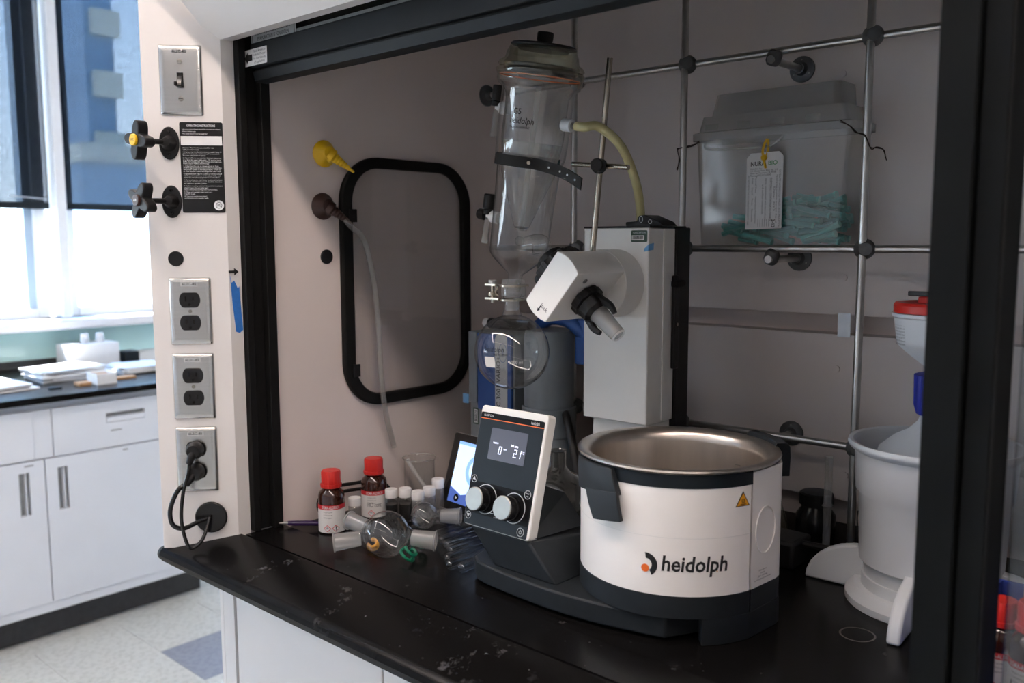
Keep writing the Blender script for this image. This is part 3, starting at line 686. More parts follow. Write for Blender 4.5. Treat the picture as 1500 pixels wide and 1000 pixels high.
# ---- service fittings on the side liner
def nozzle(y, z, material, label, hook):
    t = thing('service_nozzle', label, 'nozzle', (HL, y, z)); c = V((HL, y, z))
    MB().lathe([(.0, 0), (.0240, 0), (.0245, .003), (.020, .008), (.0145, .014), (.0125, .020), (0, .025)], c, EX, 28).build('flange', material, t)
    dr = (V((.35, .62, -.52))).normalized()
    e = c+V((.015, 0, 0)); m = MB(); prof = [(.0125, 0), (.0130, .010), (.0110, .012)]
    for k in range(5): prof += [(.0088-.0011*k, .014+.0062*k), (.0094-.0011*k, .017+.0062*k)]
    prof += [(.0035, .046), (.0022, .056), (0, .0565)]
    m.lathe(prof, e, dr, 20); m.build('barbed_spout', material, t)
    return e+dr*.040, dr
nozzle(1.001, 1.589, 'yellow', 'bright yellow barbed service nozzle on the hood side wall', 0)
e, dr = nozzle(.995, 1.494, 'brown', 'dark brown barbed service nozzle with clear hose below the yellow one', 0)
tag(MB().tube([e, e+dr*.012+V((.0, 0, -.006)), (-1.335, 1.062, 1.432), (-1.335, 1.082, 1.36), (-1.338, 1.094, 1.28), (-1.340, 1.100, 1.18), (-1.343, 1.112, 1.10), (-1.350, 1.132, 1.045), (-1.352, 1.140, 1.022)], .0055, 12, caps=False).build('vacuum_hose', 'tube_plastic'), 'clear plastic hose hanging from the brown nozzle along the side wall', 'hose')

# ---- lattice of support rods in front of the baffle
t = thing('rod_lattice', 'grey metal lattice of upright and level support rods fixed to the rear wall', 'lattice', (-.55, 1.43, .912))
RY, VY = 1.432, 1.4185
for x in (-1.118, -.869, -.5415, -.21): MB().cyl((x, VY, .93), (x, VY, 2.15), .00635, n=16).build('upright_rod', 'rod_metal', t)
for z in (1.7416, 1.4154, 1.094): MB().cyl((HL+.012, RY, z), (.80, RY, z), .00635, n=16).build('level_rod', 'rod_metal', t)
for x in (-1.118, -.869, -.5415, -.21):
    for z in (1.7416, 1.4154, 1.094):
        MB().lathe([(0, -.017), (.010, -.016), (.0155, -.008), (.0165, 0), (.0155, .008), (.010, .016), (0, .017)], (x, RY-.004, z), (.5, -1, 0), 18).build('rod_clamp', 'clamp_grey', t)
for x, z in ((-.702, 1.7261), (-.696, 1.3977), (-.7007, 1.0792)):
    f = MB().lathe([(0, 0), (.0225, 0), (.0225, -.004), (.0225, -.0045), (.012, -.007), (.009, -.016), (0, -.017)], (x, HB, z), EY, 28).build('wall_flange', 'clamp_grey', t)
    for k in range(3):
        a = math.radians(90+120*k); MB().lathe([(.0026, -.0045), (.002, -.006), (0, -.0064)], (x+.0155*math.cos(a), HB, z+.0155*math.sin(a)), EY, 10).build('screw', 'knob_steel', f)
    MB().cyl((x, HB-.01, z), (x, RY-.022, z), .00635, n=16).build('standoff_rod', 'rod_metal', t)
    MB().lathe([(0, -.012), (.009, -.012), (.0125, -.006), (.0125, .006), (.009, .012), (0, .012)], (x, RY-.008, z+.004), (.4, -.2, .9), 14).build('standoff_clamp', 'clamp_grey', t)
for z in (1.7416,):
    MB().lathe([(0, 0), (.0225, 0), (.0225, .004), (.011, .007), (.009, .016), (0, .017)], (HL, RY, z), EX, 28).build('wall_flange', 'clamp_grey', t)

# ================================================================== ROTARY EVAPORATOR
def heidolph_mark(parent, o, u, v, s, ink='ink', dot='orange', off=.0004):
    """emblem: black hook above an orange dot, height s"""
    pts = arc(.5*s, 92, -38, 14)+arc(.26*s, -30, 88, 12)
    MB().prism([(x, y) for x, y in pts], o, u, v, off, off+.0003).build('emblem_hook', ink, parent, flat=True)
    MB().prism(circle(.17*s, 18, -.03*s, -.20*s), o, u, v, off, off+.0003).build('emblem_dot', dot, parent, flat=True)

rv = thing('rotary_evaporator', 'rotary evaporator with white lift column, tilted control panel and dark base', 'rotary evaporator', (-.82, 1.1, ZT))
# base plate with curved front, drawn in plan
plan = [(-.955, 1.33), (-.955, .99), (-.945, .955), (-.925, .940)]+[(-.90+.30*i/10, .934-.010*math.sin(math.pi*i/10)*1.0+.022*(i/10)**3) for i in range(11)]+[(-.5755, 1.004), (-.60, 1.03), (-.70, 1.33)]
MB().prism(plan, (0, 0, 0), EX, EY, ZT+.004, ZT+.034).build('base_plate', 'slate_plastic', rv, bevel=.003)
for x, y in ((-.93, .97), (-.64, .99), (-.93, 1.29), (-.72, 1.29)): MB().cyl((x, y, ZT), (x, y, ZT+.0045), .012).build('rubber_foot', 'rubber', rv)
# lift column: narrow lower mast, white cover, black rear spine
CX0, CX1, CY0, CY1 = -.9391, -.8085, 1.22, 1.300
MB().box(-.930, -.815, 1.235, 1.33, ZT+.033, 1.126).build('mast', 'appliance_white', rv, bevel=.003)
MB().box(CX0, CX1, CY0, CY1, 1.1265, 1.4505).build('column_cover', 'appliance_white', rv, bevel=.0022)
MB().box(CX1-.0002, CX1+.0018, CY0+.043, CY0+.052, 1.13, 1.449).build('column_ridge', 'appliance_white', rv)
MB().box(CX0+.004, CX1+.004, CY1, 1.342, 1.10, 1.4515).build('column_spine', 'black_plastic', rv, bevel=.002)
MB().box(CX0, CX1+.002, CY0, 1.33, 1.4507, 1.4535).build('column_top', 'black_plastic', rv)
lv = MB().prism([(-.868, 1.4535), (-.868, 1.4605), (-.846, 1.4615), (-.842, 1.4705), (-.830, 1.4715), (-.802, 1.4605), (-.795, 1.4535)], (0, 1.262, 0), EX, EZ, -.022, .022).build('lift_lever', 'black_plastic', rv, bevel=.0015)
MB().ringprism([(x*.6, y) for x, y in circle(.0058, 18)], [(x*.6, y) for x, y in circle(.0048, 18)], (-.8365, 1.2395, 1.4645), EX, EZ, .0004, .0008).build('leaf_icon', 'white_ink', lv)
MB().ringprism(circle(.0040, 6), circle(.0031, 6), (-.819, 1.2395, 1.4605), EX, EZ, .0004, .0008).build('arrow_icon', 'white_ink', lv)
MB().box(CX1+.0025, CX1+.010, 1.286, 1.300, 1.215, 1.372).build('side_rail', 'black_plastic', rv, bevel=.002)
MB().box(CX1+.002, CX1+.016, 1.284, 1.312, 1.352, 1.364).build('side_knob', 'black_matte', rv, bevel=.003)
MB().cyl((CX1+.010, 1.293, 1.29), (CX1+.0115, 1.293, 1.29), .003, n=12).build('side_screw', 'nickel', rv)
# asset sticker and tape on the column
MB().prism(rrect(.031, .019, .002, 3), (-.8265, CY0, 1.437), EX, EZ, .0002, .0008).build('asset_sticker', 'label_green', rv)
MB().box(-.8405, -.8165, CY0-.0011, CY0-.0008, 1.4305, 1.4385).build('sticker_field', 'label_white', rv)
barcode(rv, V((-.8285, CY0-.0004, 1.4350)), EX, EZ, .020, .0055, off=.0008)
text('TRANSCRIPTION', 'white_ink', rv, (-.8265, CY0, 1.4425), EX, EZ, .0042, width=.025, off=.0010)
MB().add([(-.8165, CY0-.0006, 1.4170), (-.8080, CY0-.0006, 1.4240), (-.8075, CY0+.014, 1.4262), (-.8075, CY0+.013, 1.4150), (-.8085, CY0-.0006, 1.4135), (-.8170, CY0-.0006, 1.4120)], [(0, 1, 4, 5), (1, 2, 3, 4)]).build('tape_scrap', 'pale_tape', rv)

# drive head: cylinder across the column with two flats, tilted 40 degrees
HCX, HCZ, HR, HW = -.8705, 1.360, .0555, .0262
TA = math.radians(40); av = V((math.cos(TA), 0, -math.sin(TA))); bv = V((-math.sin(TA), 0, -math.cos(TA)))   # glass axis, cross axis
hc = V((HCX, 0, HCZ))
def head_outline(wd, R, n=14):
    a0 = math.acos(wd/R); out = []
    for i in range(n+1): a = a0+(math.pi-2*a0)*i/n; out.append((R*math.cos(a), R*math.sin(a)))
    for i in range(n+1): a = math.pi+a0+(math.pi-2*a0)*i/n; out.append((R*math.cos(a), R*math.sin(a)))
    return out
MB().prism(head_outline(HW, HR), hc+EY*1.05, av, bv, 0, .132).build('drive_head', 'appliance_white', rv, bevel=.0012)
MB().cyl(hc+EY*1.168, hc+EY*1.2185, HR+.0006, n=56).build('pivot_drum', 'appliance_white', rv, bevel=.001)
AXY = 1.105                                                      # plane of the glass axis
gc = hc+EY*AXY
def ribbed(o, ax, prof, ribs, amp, n=60):
    u, v, a = basis_of(ax); m = MB(); vs = []; fs = []
    for r, h in prof:
        for i in range(n):
            t_ = 2*math.pi*i/n; rr = r*(1+amp*(1 if math.cos(ribs*t_) > 0 else -1)*.5); vs.append(V(o)+a*h+(u*math.cos(t_)+v*math.sin(t_))*rr)
    for k in range(len(prof)-1):
        for i in range(n): fs.append((k*n+i, k*n+(i+1) % n, (k+1)*n+(i+1) % n, (k+1)*n+i))
    fs += [tuple(range(n))[::-1], tuple(range((len(prof)-1)*n, len(prof)*n))]
    return m.add(vs, fs)
ribbed(gc+av*.027, av, [(.024, 0), (.0265, .002), (.0265, .013), (.0225, .015)], 10, .06).build('ribbed_nut', 'black_plastic', rv)
ribbed(gc+av*.042, av, [(.022, 0), (.0235, .001), (.0225, .016), (.017, .022)], 10, .05).build('release_nut', 'black_plastic', rv)
for sg in (1, -1):
    q = gc+av*.052+EY*.0*sg+bv*(-.018*sg)
    MB().tube([q, q+av*.020+bv*(-.006*sg), q+av*.034+bv*(-.003*sg)], lambda t_: .0075-.0035*t_, 10).build('clip_arm', 'black_plastic', rv)
MB().lathe([(.0155, .060), (.0165, .066), (.0150, .068), (.0120, .112), (.0085, .113), (.0085, .06)], gc, av, 28).build('vapour_tube', 'glass_frosted', rv)
MB().lathe([(.0120, .1125), (.0100, .1150), (.0085, .1130)], gc, av, 28).build('tube_rim', 'ground_joint', rv)
ribbed(gc-av*.050, av, [(.036, 0), (.0415, .004), (.0430, .012), (.0415, .0235)], 14, .06, 84).build('condenser_nut', 'black_plastic', rv)
ribbed(gc-av*.066, av, [(.022, 0), (.026, .003), (.0265, .013), (.025, .0155)], 12, .05).build('condenser_collar', 'black_plastic', rv)
MB().prism([(0, 0), (.011, -.001), (.004, .004)], hc+EY*1.085+V((.022, 0, .0512)), EX, (EY*.9+EZ*.0).normalized(), .0, .0006).build('orange_pointer', 'amber_orange', rv)
pk = hc+EY*1.079+av*(HW+.0001)-bv*.034
MB().cyl(pk, pk+av*.0012, .0042, n=18).build('head_screw', 'liner_silver', rv)
text('lock', 'ink', rv, hc+EY*1.05+av*.010+bv*.034, av, -bv, .0095, off=.0004)
MB().prism([(-.001, -.006), (.001, -.006), (.001, .000), (.003, .000), (0, .005), (-.003, 0), (-.001, 0)], hc+EY*1.05+av*.003+bv*.042, av*-1, bv, .0003, .0006).build('lock_arrow', 'ink', rv)

# support rod with cross clamp and strap for the condenser
r0, r1 = V((-.8757, 1.160, 1.408)), V((-.8445, 1.160, 1.711))
MB().cyl(r0, r1, .0047, n=16).build('support_rod', 'nickel', rv)
cb = V((-.846, 1.142, 1.548))
MB().cyl((-.905, 1.145, 1.552), (-.792, 1.138, 1.540), .0042, n=14).build('cross_bar', 'nickel', rv)
MB().ball(V((-.858, 1.152, 1.546)), .012).build('boss_head', 'black_plastic', rv)
MB().cyl((-.846, 1.142, 1.546), (-.838, 1.118, 1.545), .0105, n=20).build('boss_knob', 'black_plastic', rv, bevel=.002)

# control panel on its wedge stand
PT = math.radians(14.5); pu = EX; pv = V((0, math.sin(PT), math.cos(PT))); pn = pu.cross(pv)   # pn points at the viewer side
pc = V((-.883, .9575, 1.0905)); PW, PH = .134, .183
MB().prism(rrect(PW, PH, .006, 4), pc, pu, pv, -.018, 0).build('panel_housing', 'appliance_white', rv, bevel=.0015)
MB().prism(rrect(PW-.007, PH-.012, .003, 3, -.0018, -.0045), pc, pu, pv, -.001, .0008).build('panel_face', 'slate_face', rv)
def pf(a, b): return pc+pu*(-.0018+(a-.5)*(PW-.007))+pv*(-.0045+(.5-b)*(PH-.012))   # a across, b down the face
def prect(a0, a1, b0, b1, nm, mt, d=.0012):
    c = (pf(a0, b0)+pf(a1, b1))/2; w_, h_ = (a1-a0)*(PW-.007), (b1-b0)*(PH-.012)
    return MB().prism(rrect(w_, h_, min(w_, h_)*.04, 2), c, pu, pv, .0006, d).build(nm, mt, rv)
prect(.005, .995, .004, .050, 'title_strip', 'panel_black')
prect(.0, 1.0, .052, .059, 'orange_line', 'orange')
prect(.005, .995, .615, .895, 'knob_field', 'panel_black', .0011)
prect(.215, .79, .125, .405, 'display', 'lcd', .0013)
text('Hei-VAP Core', 'white_ink', rv, pf(.13, .026), pu, pv, .0052, width=.019, off=.0016)
text('heidolph', 'white_ink', rv, pf(.87, .028), pu, pv, .0065, width=.016, off=.0016, shear=.15)
text('rotation', 'lcd_digit', rv, pf(.315, .252), pu, pv, .0054, width=.0110, off=.0017)
text('rpm', 'lcd_digit', rv, pf(.475, .295), pu, pv, .0046, width=.0060, off=.0017)
text('bath temp', 'lcd_digit', rv, pf(.615, .252), pu, pv, .0056, width=.0145, off=.0017, bold=.01)
text('\u00b0C', 'lcd_digit', rv, pf(.758, .298), pu, pv, .0060, width=.0050, off=.0017)
SEG = {'0': 'abcdef', '1': 'bc', '2': 'abged'}
def digit(ch, a, b, h):
    c = pf(a, b); w_ = h*.5; t_ = h*.10; m = MB()
    R = {'a': (-w_/2, w_/2, h/2-t_, h/2), 'd': (-w_/2, w_/2, -h/2, -h/2+t_), 'g': (-w_/2, w_/2, -t_/2, t_/2), 'b': (w_/2-t_, w_/2, t_*.3, h/2), 'c': (w_/2-t_, w_/2, -h/2, -t_*.3), 'f': (-w_/2, -w_/2+t_, t_*.3, h/2), 'e': (-w_/2, -w_/2+t_, -h/2, -t_*.3)}
    for sgm in SEG[ch]:
        x0, x1, y0, y1 = R[sgm]; m.prism([(x0+y0*.12, y0), (x1+y0*.12, y0), (x1+y1*.12, y1), (x0+y1*.12, y1)], c, pu, pv, .0016, .0019)
    m.build('digit', 'lcd_digit', rv, flat=True)
digit('0', .400, .312, .0118); digit('2', .640, .314, .0118); digit('1', .705, .314, .0118)
for a, b in ((.265, .760), (.715, .775)):
    c = pf(a, b)
    MB().ringprism(circle(.0225, 36, .004, .001), circle(.0212, 36, .004, .001), c, pu, pv, .0008, .0013).build('knob_ring', 'label_grey', rv)
    k_ = MB().cyl(c+pu*.001+pn*.001, c+pn*.021, .0180, n=36).build('dial_knob', 'black_gloss', rv, bevel=.001)
    MB().lathe([(.0178, .0208), (.0178, .0222), (.0165, .0232), (0, .0232)], c, pn, 36).build('knob_cap', 'knob_steel', k_, angle=30)
def icon_ring(a, b, r): MB().ringprism(circle(r, 26), circle(r*.86, 26), pf(a, b), pu, pv, .0012, .0015).build('icon_ring', 'label_grey', rv); return pf(a, b)
c = icon_ring(.065, .600, .0058); MB().prism([(-.0032, -.0022), (.0032, -.0022), (0, .0034)], c, pu, pv, .0012, .0016).build('up_arrow', 'white_ink', rv)
c = icon_ring(.065, .925, .0058); MB().prism([(-.0032, .0022), (0, -.0034), (.0032, .0022)], c, pu, pv, .0012, .0016).build('down_arrow', 'white_ink', rv)
c = icon_ring(.925, .630, .0064); text('timer', 'white_ink', rv, c+pv*.0016, pu, pv, .0036, width=.0075, off=.0016); text('set', 'white_ink', rv, c-pv*.0022, pu, pv, .0036, width=.0045, off=.0016)
c = icon_ring(.905, .950, .0066); MB().ringprism(circle(.0028, 16), circle(.0021, 16), c, pu, pv, .0012, .0015).box(-.0004, .0004, .0005, .0036, .0012, .0016, (c, pu, pv, pn)).build('power_icon', 'label_grey', rv)
c = pf(.50, .855); MB().prism(rrect(.0046, .0040, .0005, 2), c, pu, pv, .0012, .0016).ringprism([(x, y*1.3) for x, y in circle(.0019, 14, 0, .002)], [(x, y*1.3) for x, y in circle(.0012, 14, 0, .002)], c, pu, pv, .0012, .0016).build('lock_icon', 'white_ink', rv)
text('2 sec.', 'white_ink', rv, c-pv*.0055, pu, pv, .0036, off=.0016)
prect(.400, .470, .858, .862, 'lock_line', 'white_ink', .0014); prect(.530, .580, .862, .866, 'lock_line', 'white_ink', .0014)
MB().add([(-.940, .936, 1.0015), (-.820, .936, 1.0015), (-.790, 1.03, 1.010), (-.940, 1.03, 1.010), (-.930, .968, 1.08), (-.835, .968, 1.08), (-.83, 1.035, 1.05), (-.93, 1.035, 1.05)], [(0, 1, 5, 4), (1, 2, 6, 5), (2, 3, 7, 6), (3, 0, 4, 7), (4, 5, 6, 7), (0, 3, 2, 1)]).build('panel_bracket', 'slate_plastic', rv)
MB().add([(-.938, .938, 1.001), (-.822, .938, 1.001), (-.776, 1.02, 1.003), (-.930, 1.05, 1.003), (-.892, .943, .9455), (-.772, .943, .9455), (-.770, 1.03, .9455), (-.920, 1.05, .9455)], [(0, 1, 2, 3), (4, 7, 6, 5), (0, 4, 5, 1), (1, 5, 6, 2), (2, 6, 7, 3), (3, 7, 4, 0)]).build('panel_stand', 'slate_plastic', rv, bevel=.003)

# ---- heating bath
BX, BY, BR = -.657, 1.072, .136
bt = thing('heating_bath', 'round white heating bath with steel pot and black carrying grips', 'heating bath', (BX, BY, ZT))
def bath_plan(R, inset=0.0):
    """circle with a flat boss towards +x"""
    pts = []
    for i in range(72):
        a = 2*math.pi*i/72; x, y = R*math.cos(a), R*math.sin(a)
        pts.append((x, y))
    x1 = .1375-inset; out = []
    for x, y in pts:
        if x > 0 and -.032 < y < .075: continue
        out.append((x, y))
    # rotate the list so that it starts just above the boss
    k = max(range(len(out)), key=lambda i: math.atan2(out[i][1], out[i][0]) < math.atan2(.075, .1) and -9 or -math.atan2(out[i][1], out[i][0]) if out[i][1] > 0 and out[i][0] > 0 else -99)
    out = out[k:]+out[:k]
    return [(BX+x, BY+y) for x, y in out+[(math.sqrt(max(R*R-.032**2, 0)), -.032), (x1+.0005, .030), (x1-.001, .042), (x1-.012, .062)]]
shell = MB(); shell.ringprism(bath_plan(BR), [(BX+(x-BX)*.972, BY+(y-BY)*.972) for x, y in bath_plan(BR)], (0, 0, 0), EX, EY, .977, 1.1335); shell.build('bath_shell', 'bath_white', bt, angle=22)
def arc_band(a0, a1, r_in, r_out, z0, z1, nm, mt, k=48):
    m = MB(); vs = []
    for i in range(k+1):
        a = math.radians(a0+(a1-a0)*i/k); c_, s_ = math.cos(a), math.sin(a)
        vs += [V((BX+r*c_, BY+r*s_, z)) for r, z in ((r_in, z0), (r_out, z0), (r_out, z1), (r_in, z1))]
    fs = [(i*4+q, i*4+(q+1) % 4, i*4+4+(q+1) % 4, i*4+4+q) for i in range(k) for q in range(4)]+[(3, 2, 1, 0), (4*k, 4*k+1, 4*k+2, 4*k+3)]
    m.add(vs, fs); return m.build(nm, mt, bt, angle=30)
arc_band(-150, -13.8, BR-.003, BR+.0006, 1.1185, 1.1360, 'dark_band', 'slate_face')
arc_band(-150, -13.8, BR-.003, BR+.0003, 1.0536, 1.0541, 'seam_line', 'label_white')
# dark skirt: full height foot at the right, stepped up over the base plate
MB().prism(bath_plan(BR+.001), (0, 0, 0), EX, EY, .9475, .9768).build('skirt', 'slate_plastic', bt, angle=22)
ft = [(BX+(BR+.0015)*math.cos(math.radians(a)), BY+(BR+.0015)*math.sin(math.radians(a))) for a in range(-44, -12, 3)]+[(BX+.1392, BY+.030), (BX+.1375, BY+.042), (BX+.126, BY+.062), (BX+.085, BY+.08), (BX+.085, BY-.08)]
MB().prism(ft, (0, 0, 0), EX, EY, ZT+.0005, .9474).build('skirt_foot', 'slate_plastic', bt, angle=22)
# steel pot with rolled rim
MB().lathe([(.0, .975), (.105, .975), (.118, .985), (.1215, 1.0), (.1215, 1.118), (.1235, 1.128), (.1285, 1.1345), (.1375, 1.1365), (.1400, 1.1375), (.1410, 1.1395), (.1400, 1.1418), (.1350, 1.1425), (.1275, 1.1405), (.1205, 1.1335), (.1185, 1.1240), (.1185, 1.003), (.115, .990), (.102, .981), (0, .980)], (BX, BY, 0), n=72).build('steel_pot', 'bath_steel', bt, angle=50)
MB().box(BX+.03, BX+.058, BY+.1120, BY+.1130, 1.0985, 1.1000).build('level_mark', 'knob_steel', bt)
# grips
def grip(turn, ext=1.0):
    """carrying grip: wide part under the rim, narrower tongue hanging from it"""
    for rows in ([(1.1352, -130, -95, .1425), (1.128, -127, -93.5, .1455), (1.112, -124.5, -91, .147), (1.0985, -122.5, -89.5, .1475)],
                 [(1.104, -114, -90, .1478), (1.0975, -112, -89.4, .1495), (1.085, -109, -88.2, .151), (1.0670, -104.5, -86.2, .152)]):
        m = MB(); vs = []; K = 8
        for z, a0, a1, ro in rows:
            ro = BR+(ro-BR)*ext; z = z+(.0135 if ext > 1 and z > 1.11 else 0)
            for k in range(K+1):
                a = math.radians(a0+(a1-a0)*k/K+turn); zz = z+(.006*(k/K-.5) if z < 1.11 else 0)
                vs.append(V((BX+ro*math.cos(a), BY+ro*math.sin(a), zz)))
            for k in range(K+1):
                a = math.radians(a0+(a1-a0)*k/K+turn); ri = BR+.0006 if rows[0][0] > 1.11 else ro-.0075; zz = z+(.006*(k/K-.5) if z < 1.11 else 0)
                vs.append(V((BX+ri*math.cos(a), BY+ri*math.sin(a), zz)))
        N = 2*(K+1); R_ = len(rows); fs = []
        for r in range(R_-1):
            for k in range(K):
                fs.append((r*N+k, r*N+k+1, (r+1)*N+k+1, (r+1)*N+k)); fs.append((r*N+K+1+k+1, r*N+K+1+k, (r+1)*N+K+1+k, (r+1)*N+K+2+k))
            for e in (0, K): fs.append((r*N+e, (r+1)*N+e, (r+1)*N+K+1+e, r*N+K+1+e))
        for r in (0, R_-1):
            for k in range(K): fs.append((r*N+k, r*N+k+1, r*N+K+2+k, r*N+K+1+k))
        m.add(vs, fs); m.build('grip' if rows[0][0] > 1.11 else 'grip_tongue', 'slate_plastic', bt, bevel=.0012, angle=30)
grip(0); grip(168, 2.3)
# marks
def cylmark(poly, a0, z, material, nm, off=.0004, par=bt):
    m = MB(); n_ = len(poly); vs = []
    for d in (off, off+.0003):
        for x, y in poly:
            a = a0+x/BR; vs.append(V((BX+(BR+d)*math.cos(a), BY+(BR+d)*math.sin(a), z+y)))
    m.add(vs, [tuple(range(n_, 2*n_))]+[(i, (i+1) % n_, n_+(i+1) % n_, n_+i) for i in range(n_)]); return m.build(nm, material, par, flat=True)
aL = math.radians(-72.4)
cylmark([(x-.006, y) for x, y in arc(.0158, 92, -58, 16)+arc(.0085, -50, 84, 14)], aL, 1.0160, 'ink', 'emblem_hook')
cylmark(circle(.0052, 20, -.0062, -.0050), aL, 1.0160, 'orange', 'emblem_dot')
text('heidolph', 'ink', bt, (0, 0, 0), EX, EZ, .0285, width=.0860, shear=.12, bold=.022, wrap=((BX, BY), BR, math.radians(-48.2), 1.0190))
aW = math.radians(-21)
cylmark([(-.0115, -.0092), (.0115, -.0092), (0, .0108)], aW, 1.1010, 'ink', 'warning_border')
cylmark([(-.0095, -.0080), (.0095, -.0080), (0, .0082)], aW, 1.1010, 'amber_orange', 'warning_sign', off=.0008)
for dx in (-.0020, 0, .0020): cylmark([(dx-.0003, -.0048), (dx+.0003, -.0048), (dx+.0006, -.003), (dx, -.0018), (dx+.0003, .0012), (dx-.0003, .0012), (dx-.0006, -.0018), (dx, -.003)], aW, 1.1005, 'ink', 'heat_wave', off=.0012)
cylmark([(-.0045, -.0062), (.0045, -.0062), (.0045, -.0054), (-.0045, -.0054)], aW, 1.1005, 'ink', 'heat_bar', off=.0012)
cylmark(circle(.0008, 10), math.radians(-36), 1.0105, 'amber_orange', 'stain_spot')
bu = V((.0063, .062, 0)).normalized()
bo = V((BX+.1357, BY-.001, 1.052))
MB().ringprism([(x*.72, y) for x, y in circle(.032, 40)], [(x*.72, y) for x, y in circle(.0310, 40)], bo, bu, EZ, -.0004, .0012).build('embossed_ring', 'bath_white', bt)
for i, s in enumerate(('Made in Germany', 'Heidolph', '230 V  50/60 Hz', 'www.heidolph-instruments.com')): text(s, 'ink', bt, bo+bu*-.004+EZ*(-.0535-.004*i), bu, EZ, .0034, width=(.018, .011, .022, .038)[i], off=.0004)

# ================================================================== CONDENSER GLASS
AX = V((.1705, 0, .9854)).normalized(); CB = V((-1.0025, AXY+.005, 1.348))      # foot of the condenser axis
cd = thing('cold_trap_condenser', 'tall clear glass cold trap condenser with black lid', 'condenser', CB)
def L(prof, nm, mt, base=CB, ax=AX, n=40, par=cd, angle=40): return MB().lathe(prof, base, ax, n).build(nm, mt, par, angle=angle)
L([(.0115, .0), (.0115, .022), (.013, .028), (.041, .052), (.0470, .060), (.0480, .072), (.0500, .15), (.0520, .205), (.0575, .222), (.0585, .25), (.0585, .322), (.060, .326), (.066, .330), (.0685, .337), (.0675, .346)], 'outer_body', 'flask_glass')
L([(.0, .100), (.010, .101), (.0135, .108), (.0385, .178), (.0440, .192), (.0450, .215), (.0480, .228), (.0505, .25), (.0505, .314), (.057, .326), (.064, .334)], 'cold_finger', 'glass')
L([(.0, .1025), (.0095, .1035), (.0115, .1065), (0, .107)], 'dark_tip', 'black_gloss', n=24)  # small black disc inside the cold finger tip
L([(.0442, .202), (.0452, .216), (.0480, .229), (.0495, .243)], 'frosted_band', 'glass_milky')
L([(.0675, .341), (.070, .346), (.0705, .352), (.067, .3555), (.0695, .359), (.0665, .364), (.060, .368), (.0585, .372), (.0575, .378), (.0545, .384), (.053, .388)], 'neck_flange', 'glass_greenish')
L([(.0500, .349), (.0600, .352), (.0570, .358), (.0610, .361), (.0540, .371), (.0525, .386)], 'neck_liner', 'glass_greenish')
L([(.0640, .3425), (.0652, .3435), (.0640, .3446), (.0628, .3435), (.0640, .3425)], 'seal_ring', 'orange')
L([(.0575, .3485), (.0535, .352), (.0535, .360), (.056, .362)], 'inner_ring', 'black_gloss')
ld = L([(.0, .384), (.040, .384), (.041, .3885), (.0525, .389), (.053, .391), (.050, .3935), (.012, .396), (0, .396)], 'lid', 'black_plastic')
L([(.0122, .396), (.0122, .400), (.0130, .401), (.0130, .411), (.0118, .413), (0, .413)], 'lid_knob', 'black_plastic', par=ld)
# inner glass ball and rising tube
MB().ball(CB+AX*.083, .008).build('inner_ball', 'flask_glass', cd)
MB().cyl(CB+AX*.10, CB+AX*.33, .0045, n=12, caps=False).build('inner_tube', 'glass_milky', cd)
# side neck to the drive head, on the glass axis
sn = gc-av*.084
MB().tube([CB+AX*.075+EX*.02, CB+AX*.078+EX*.045, sn], .0165, 18, caps=False).build('side_neck', 'flask_glass', cd)
# valves on the far-left side and hose port on the right
def side_valve(h, label, rad, knob2):
    b_ = CB+AX*h; dl = (V((-.80, .10, 0))-AX*.0).normalized(); dl = (dl-AX*dl.dot(AX)).normalized()
    p0_ = b_+dl*rad
    MB().cyl(p0_, p0_+dl*.010, .010, n=18, caps=False).build('glass_port', 'glass', cd)
    w_ = MB().cyl(p0_+dl*.008, p0_+dl*.028, .0105, n=24).build('white_union', 'cap_white', cd, bevel=.001)
    q = p0_+dl*.042
    MB().cyl(p0_+dl*.022, q, .0042, n=12).build('valve_stem', 'cap_white', cd)
    MB().lathe([(.0, -.010), (.0088, -.010), (.0092, -.003), (.0080, -.001), (.0100, 0), (.0100, .023), (.0085, .0245), (0, .0245)], q+AX*.012, AX, 18).build('stopcock_knob', 'black_plastic', cd, angle=30)
    MB().lathe([(.0032, .0), (.0052, -.010), (.0048, -.012), (.0056, -.022), (.0046, -.024), (.0062, -.040), (.0062, -.046)], q+AX*-.002, AX, 14).build('hose_barb', 'glass_milky', cd)
    if knob2: MB().cyl(q+dl*.006, q+dl*.022, .0095, n=20).build('rear_knob', 'black_plastic', cd, bevel=.002)
side_valve(.292, '', .058, False); side_valve(.112, '', .0485, True)
pr_ = CB+AX*.276; dp = (EX-AX*EX.dot(AX)).normalized()
MB().cyl(pr_+dp*.057, pr_+dp*.068, .0085, n=18, caps=False).build('glass_port', 'glass', cd)
MB().cyl(pr_+dp*.060, pr_+dp*.078, .0100, n=24).build('white_union', 'poly_white', cd, bevel=.001)
MB().cyl(pr_+dp*.078, pr_+dp*.092, .0055, n=14).build('hose_barb', 'glass_milky', cd)
he = pr_+dp*.086
tag(MB().tube([he, he+dp*.016, (-.840, 1.128, 1.603), (-.822, 1.16, 1.575), (-.822, 1.20, 1.525), (-.842, 1.245, 1.480), (-.858, 1.268, 1.456)], .0072, 14).build('rubber_hose', 'hose_pale'), 'yellowish rubber hose curving from condenser port to the column top', 'hose')
